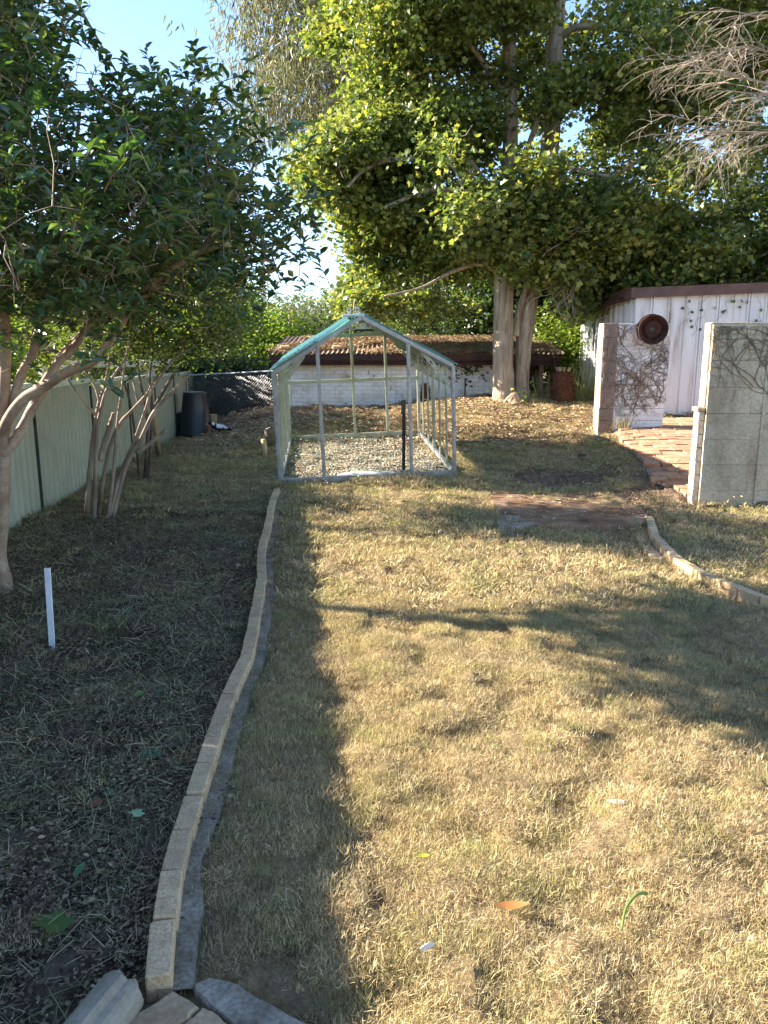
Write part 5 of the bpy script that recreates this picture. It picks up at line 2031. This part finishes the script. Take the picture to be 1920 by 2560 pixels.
# ================================================================== ground cover
def tuft(n, L, wd, cols, tilt=(.35, 1.45), rad=.04):
    mb = MB()
    for _ in range(n):
        an = random.uniform(0, 6.283)
        tl = random.uniform(*tilt)
        d = Vector((math.sin(tl) * math.cos(an), math.sin(tl) * math.sin(an), math.cos(tl)))
        ra, rr = random.uniform(0, 6.283), rad * math.sqrt(random.uniform(0, 1))
        b = Vector((rr * math.cos(ra), rr * math.sin(ra), random.uniform(-.006, .008)))
        k = random.uniform(.35, 1.4)
        leaf_geo(mb, b, d, (Vector((0, 0, 1)) + rand_dir() * .5).normalized(), L * k, wd, pick(cols, .2), 'blade', random.uniform(-.15, .3), random.uniform(-.05, .12))
    return mb

def chips(n, L, cols, rad=.07, h=.012, ratio=(.35, .8)):
    mb = MB()
    for _ in range(n):
        ra, rr = random.uniform(0, 6.283), rad * math.sqrt(random.uniform(0, 1))
        b = Vector((rr * math.cos(ra), rr * math.sin(ra), random.uniform(0, h)))
        d = rand_dir(-.2, .25)
        k = L * random.uniform(.45, 1.3)
        leaf_geo(mb, b, d, (Vector((0, 0, 1)) + rand_dir() * .5).normalized(), k, k * random.uniform(*ratio), pick(cols, .3), 'oval', random.uniform(-.3, .6), random.uniform(-.2, .5))
    return mb

def region(n, x0, x1, y0, y1, fn):
    x, y = rng.uniform(x0, x1, n), rng.uniform(y0, y1, n)
    k = fn(x, y)
    keep = rng.uniform(0, 1, n) < k
    # keep only what the camera could see, with a wide margin
    return x[keep], y[keep]

def blocked(x, y):
    b = in_poly(x, y, SLAB_POLY) | in_poly(x, y, PAVE_POLY)
    ex = edge_x(y)
    b |= (y > EY[0] - .05) & (y < EY[-1] + .03) & (x > ex - .005) & (x < ex + .155)
    b |= (y < EY[0] + .12) & (x > -.95) & (x < -.18)
    return b

STRAW = [(.50, .39, .215), (.60, .485, .29), (.42, .315, .165), (.68, .575, .385), (.28, .195, .105), (.48, .39, .21), (.17, .115, .065)]
STRAWG = [(.34, .31, .13), (.40, .34, .16), (.25, .26, .10), (.50, .42, .22)]
random.seed(81)
t_lawn = [tuft(480, .025, .0013, STRAW, (.15, 1.5), .11) for _ in range(12)] + [tuft(400, .029, .0014, STRAWG, (.1, 1.4), .10) for _ in range(2)]
t_far = [tuft(210, .042, .0042, STRAW, (.4, 1.6), .19) for _ in range(8)] + [tuft(190, .045, .0042, STRAWG, (.4, 1.6), .17) for _ in range(3)]

def lawn_fn(x, y):
    m, l, d, g = weights(x, y)
    k = (1 - m * .96) * (1 - l * .4) * (1 - d) * np.where(g, .02, 1) * np.where(blocked(x, y), 0, 1)
    return k * np.clip(.62 + 1.1 * (fbm(x, y, .22, 33) - .28), .5, 1)

def place(name, temps, x, y, mat, label, cat, scl=(.75, 1.35), dz=0.0, tilt=.12):
    z = ground_z(x, y, True) + dz
    n = len(x)
    scatter(name, temps, np.stack([x, y, z], 1), np.stack([rng.normal(0, tilt, n), rng.normal(0, tilt, n), rng.uniform(0, 6.283, n)], 1), rng.uniform(scl[0], scl[1], n), mat, None, label, cat)

x, y = region(9500, -2.2, 4.4, 1.2, 5.6, lawn_fn)
place('lawn_grass', t_lawn, x, y, 'grass_blade', 'short straw coloured mown grass covering the near lawn', 'grass')
x, y = region(12000, -4.6, 6.5, 5.4, 17.5, lawn_fn)
place('lawn_grass', t_far, x, y, 'grass_blade', 'straw coloured grass covering the far lawn and mound foot', 'grass')

MUL = [(.07, .05, .034), (.11, .08, .055), (.16, .12, .08), (.05, .037, .026), (.20, .155, .105), (.25, .20, .135)]
t_mulch = [chips(190, .017, MUL, .15) for _ in range(9)]
t_strand = [tuft(70, .05, .0024, [(.36, .29, .18), (.28, .23, .14), (.19, .20, .10), (.48, .40, .27), (.18, .14, .10)], (.8, 1.65), .2) for _ in range(6)] + [tuft(24, .10, .0028, [(.42, .35, .22), (.24, .27, .12), (.34, .27, .17)], (1.0, 1.6), .22) for _ in range(3)]
def mulch_fn(x, y):
    m, l, d, g = weights(x, y)
    return np.clip(m, 0, 1) * (~blocked(x, y)) * (x < edge_x(y) + .4)
x, y = region(3600, -4.6, -.2, 1.2, 12, lambda a, b: mulch_fn(a, b) * np.clip(1.25 - b / 14, .3, 1))
place('mulch_chips', t_mulch, x, y, 'litter_chip', 'dark bark and leaf fragments covering the garden bed', 'mulch', (.7, 1.4))
x, y = region(15000, -4.6, 0, 1.2, 16, lambda a, b: np.where((a < edge_x(b)) & ~blocked(a, b), .45 + 1.1 * (fbm(a, b, .5, 90) - .3), 0))
place('grass_clippings', t_strand, x, y, 'grass_blade', 'loose pale and green grass clippings strewn over the garden bed', 'grass', (.7, 1.5), .008)
LIT = [(.40, .28, .18), (.48, .35, .23), (.33, .21, .13), (.24, .14, .09), (.55, .43, .30), (.38, .31, .18)]
t_lit = [chips(120, .043, LIT, .3, .015, (.35, .8)) for _ in range(8)]
def lit_fn(x, y):
    m, l, d, g = weights(x, y)
    return np.clip(l, 0, 1) * (~blocked(x, y)) * np.where(g, .3, 1)
x, y = region(2300, -4, 6, 12.0, 20, lit_fn)
place('leaf_litter', t_lit, x, y, 'litter_chip', 'pinkish tan dead leaves carpeting the mound behind the greenhouse', 'leaf litter', (.7, 1.4))
t_sp = [chips(16, .045, LIT, .3, .012, (.35, .8)) for _ in range(6)]
n = 220
x, y = rng.uniform(1.0, 4.3, n), rng.uniform(7.9, 13.5, n)
z = ground_z(x, y, True) + .01
z = np.where(in_poly(x, y, SLAB_POLY), .08, z)
z = np.where(in_poly(x, y, PAVE_POLY), pave_z(y) + .012, z)
scatter('leaf_litter', t_sp, np.stack([x, y, z], 1), np.stack([np.zeros(n), np.zeros(n), rng.uniform(0, 6.28, n)], 1), rng.uniform(.5, 1.1, n), 'litter_chip', None, 'sparse dead leaves strewn over the slab and the paved path', 'leaf litter')
# litter on the iron roof
n = 850
x, yy = rng.uniform(rxl + .2, rxr - .2, n), rng.uniform(18.2, 21.2, n)
keep = fbm(x, yy, 1.2, 55) + (x > .2) * .22 > .46
x, yy = x[keep], yy[keep]
z = ze + (yy - 18.1) / 3.2 * (zr - ze) + .025
nn = len(x)
scatter('roof_litter', t_lit, np.stack([x, yy, z], 1), np.stack([np.full(nn, .17), np.zeros(nn), rng.uniform(0, 6.28, nn)], 1), rng.uniform(.5, 1.1, nn), 'litter_chip', None, 'dead leaves and twigs lying on the old iron roof', 'leaf litter')
# gravel inside the greenhouse
def stones(n, s, cols, rad):
    mb = MB()
    for _ in range(n):
        c = Vector((random.gauss(0, rad), random.gauss(0, rad), random.uniform(0, s * .5)))
        k = s * random.uniform(.5, 1.2)
        q = [c + Vector((dx * k * random.uniform(.6, 1.1), dy * k * random.uniform(.6, 1.1), dz * k * random.uniform(.4, .8))) for dx, dy, dz in ((1, 0, 0), (-1, 0, 0), (0, 1, 0), (0, -1, 0), (0, 0, 1), (0, 0, -1))]
        mb.add(q, [(0, 2, 4), (2, 1, 4), (1, 3, 4), (3, 0, 4), (2, 0, 5), (1, 2, 5), (3, 1, 5), (0, 3, 5)], pick(cols, .25))
    return mb
t_crumb = [stones(14, .016, [(.16, .11, .075), (.22, .16, .11), (.12, .085, .06), (.30, .24, .18)], .12) for _ in range(5)]
t_st = [stones(18, .018, [(.34, .31, .27), (.44, .41, .36), (.25, .23, .2), (.42, .34, .25)], .09) for _ in range(6)]
x, y = region(3200, -2, 1.4, 10.5, 15, lambda a, b: np.where(in_poly(a, b, GH_POLY), 1, 0) * 1.0)
place('gravel', t_st, x, y, 'stone_chip', 'grey gravel floor inside the greenhouse', 'gravel', (.7, 1.3))
x, y = region(900, 2.2, 4.2, 8.6, 12.2, lambda a, b: weights(a, b)[2] * (~blocked(a, b)) * .55)
place('gravel', t_crumb, x, y, 'stone_chip', 'loose stones and crumbs on the bare dirt beside the slab', 'gravel', (.5, 1.2))

# ================================================================== single fallen things
random.seed(90)
def fallen_leaf(px, py, L, Wd, shape, col, label, yaw, curl=.3, lift=.02, name='fallen_leaf', mat='shrub_leaf'):
    p = PG(px, py)
    mb = MB()
    nseg = 8
    if shape == 'lobed':
        leaf_geo(mb, Vector((-L / 2, 0, 0)), Vector((1, 0, .05)), Vector((0, 0, 1)), L, Wd, col, 'lobed', .25, .12)
    else:
        vs_, fs = [], []
        for i in range(nseg + 1):
            t = i / nseg
            w = Wd * .5 * math.sin(math.pi * min(1, t * .96 + .02)) ** .8
            zz = curl * L * (t - .5) ** 2
            vs_ += [(t * L - L / 2, -w, zz + w * .5), (t * L - L / 2, 0, zz), (t * L - L / 2, w, zz + w * .5)]
            if i:
                b = (i - 1) * 3
                fs += [(b, b + 3, b + 4, b + 1), (b + 1, b + 4, b + 5, b + 2)]
        mb.add(vs_, fs, col)
    o = mb.build(name, mat, None, shape != 'lobed')
    o.location = (p.x, p.y, float(ground_z(np.array([p.x]), np.array([p.y]), True)[0]) + lift + .012)
    o.rotation_euler = (random.uniform(-.25, .25), random.uniform(-.2, .2), yaw)
    return tag(o, label, 'leaf')

fallen_leaf(1281, 2290, .115, .05, 'oval', (.42, .19, .07), 'large curled orange brown leaf on the sunlit lawn', -.15, .5, .04)
fallen_leaf(1056, 2160, .055, .026, 'oval', (.30, .30, .06), 'small yellow green leaf left of centre on the sunlit lawn', .1, .3, .035)
fallen_leaf(385, 1902, .12, .10, 'lobed', (.12, .22, .12), 'big green lobed leaf near the brick edging', .3, lift=.03)
fallen_leaf(285, 1995, .085, .075, 'lobed', (.30, .40, .28), 'pale underside of a lobed leaf in the mulch', 1.2, lift=.03)
fallen_leaf(343, 2072, .06, .05, 'lobed', (.26, .38, .26), 'small pale green leaf closest to the brick edging', 2.3, lift=.03)
fallen_leaf(203, 2215, .07, .03, 'oval', (.10, .22, .11), 'narrow green leaf standing on edge in the mulch', 1.4, .3, .04)
fallen_leaf(352, 1772, .05, .045, 'oval', (.22, .36, .10), 'round bright green leaf in the mulched bed', .6, .2, .03)
fallen_leaf(400, 1750, .07, .035, 'oval', (.14, .28, .17), 'bluish green leaf beside the round bright leaf', .9, .4, .03)
fallen_leaf(130, 2352, .13, .10, 'lobed', (.06, .11, .03), 'dark green lobed leaf low in the left corner', 2.6, lift=.03)
fallen_leaf(240, 2035, .07, .04, 'oval', (.18, .09, .06), 'reddish brown leaf in the mulch', .5, .5, .03)
fallen_leaf(315, 1536, .11, .04, 'oval', (.08, .18, .13), 'long dark green leaf beyond the white stake', .4, .3, .03)
fallen_leaf(440, 1738, .05, .03, 'oval', (.32, .14, .06), 'small rust coloured leaf beside the brick edging', .4, .5, .03)
fallen_leaf(120, 1955, .09, .05, 'lobed', (.08, .16, .04), 'olive green leaf by the left edge of the mulch', 1.9, lift=.03)
# feathers
def feather(px, py, L, yaw, label, dark):
    p = PG(px, py)
    mb = MB()
    vs_, fs, cs = [], [], []
    for i in range(13):
        t = i / 12
        w = .011 * (math.sin(math.pi * (t * .9 + .08)) ** .6) * (.2 if t > .8 and dark else 1)
        vs_ += [(t * L, -w * random.uniform(.8, 1.1), .004), (t * L, 0, .009 + .01 * math.sin(t * 3)), (t * L, w * random.uniform(.8, 1.1), .004)]
        c = (.62, .60, .57) if t < .62 or not dark else (.05, .05, .06)
        cs += [c] * 3
        if i:
            b = (i - 1) * 3
            fs += [(b, b + 3, b + 4, b + 1), (b + 1, b + 4, b + 5, b + 2)]
    mb.add(vs_, fs)
    mb.c = cs
    o = mb.build('feather', 'painted')
    o.location = (p.x, p.y, float(ground_z(np.array([p.x]), np.array([p.y]), True)[0]) + .045)
    o.rotation_euler = (.2, 0, yaw)
    return tag(o, label, 'feather')
feather(1515, 2032, .11, -.32, 'white feather with a dark tip on the sunlit lawn', True)
feather(1050, 2405, .05, .5, 'small white feather low on the sunlit lawn', False)
# green seed pod stem
p0, p1, p2, p3 = PG(1553, 2345), PG(1562, 2310), PG(1590, 2278), PG(1614, 2262)
mb = MB()
mb.tube(smooth_line([p0 + Vector((0, 0, .03)), p1 + Vector((0, 0, .06)), p2 + Vector((0, 0, .065)), p3 + Vector((0, 0, .045))], 4), list(np.linspace(.004, .0065, 13)), 7, True, .0, (.22, .29, .08))
tag(mb.build('green_stem', 'shrub_leaf', None, True), 'curved green plant stem on the sunlit lawn', 'stem')
# stick in the bed
pts = [PG(*q) + Vector((0, 0, h)) for q, h in (((210, 1858), .02), ((260, 1866), .035), ((320, 1872), .03), ((370, 1886), .03), ((415, 1886), .04), ((462, 1868), .03))]
mb = MB()
mb.tube(smooth_line(pts, 4), list(np.linspace(.006, .012, 21)), 7, True, .1)
q = pts[2]
mb.tube([q, q + Vector((-.08, -.05, .01)), q + Vector((-.14, -.06, .01))], [.008, .006, .003], 6)
tag(mb.build('fallen_stick', 'bark_dark', None, True), 'dark forked stick lying across the mulch', 'stick')
pts = [PG(*q) + Vector((0, 0, .025)) for q in ((265, 1690), (272, 1680), (285, 1668), (302, 1650))]
mb = MB()
mb.tube(pts, [.003, .004, .004, .002], 5)
tag(mb.build('fallen_twig', 'twig_grey', None, True), 'thin pale bent twig in the mulched bed', 'twig')
# small stones in the bed
for px, py, s, lab in ((598, 1361, .05, 'pale oblong stone left of the brick edging'), (592, 1418, .035, 'small white stone in the bed left of the edging')):
    p = PG(px, py)
    mb = MB()
    mb.lathe([(0, -.4), (.5, -.3), (.75, 0), (.5, .35), (0, .45)], 10)
    mb.v = [(x * s * 1.5 + random.uniform(-.003, .003), y_ * s + random.uniform(-.003, .003), z * s) for x, y_, z in mb.v]
    o = mb.build('stone', 'white_plastic' if s < .04 else 'mortar', None, True)
    o.location = p + Vector((0, 0, .012))
    o.rotation_euler = (0, 0, .5)
    tag(o, lab, 'stone')
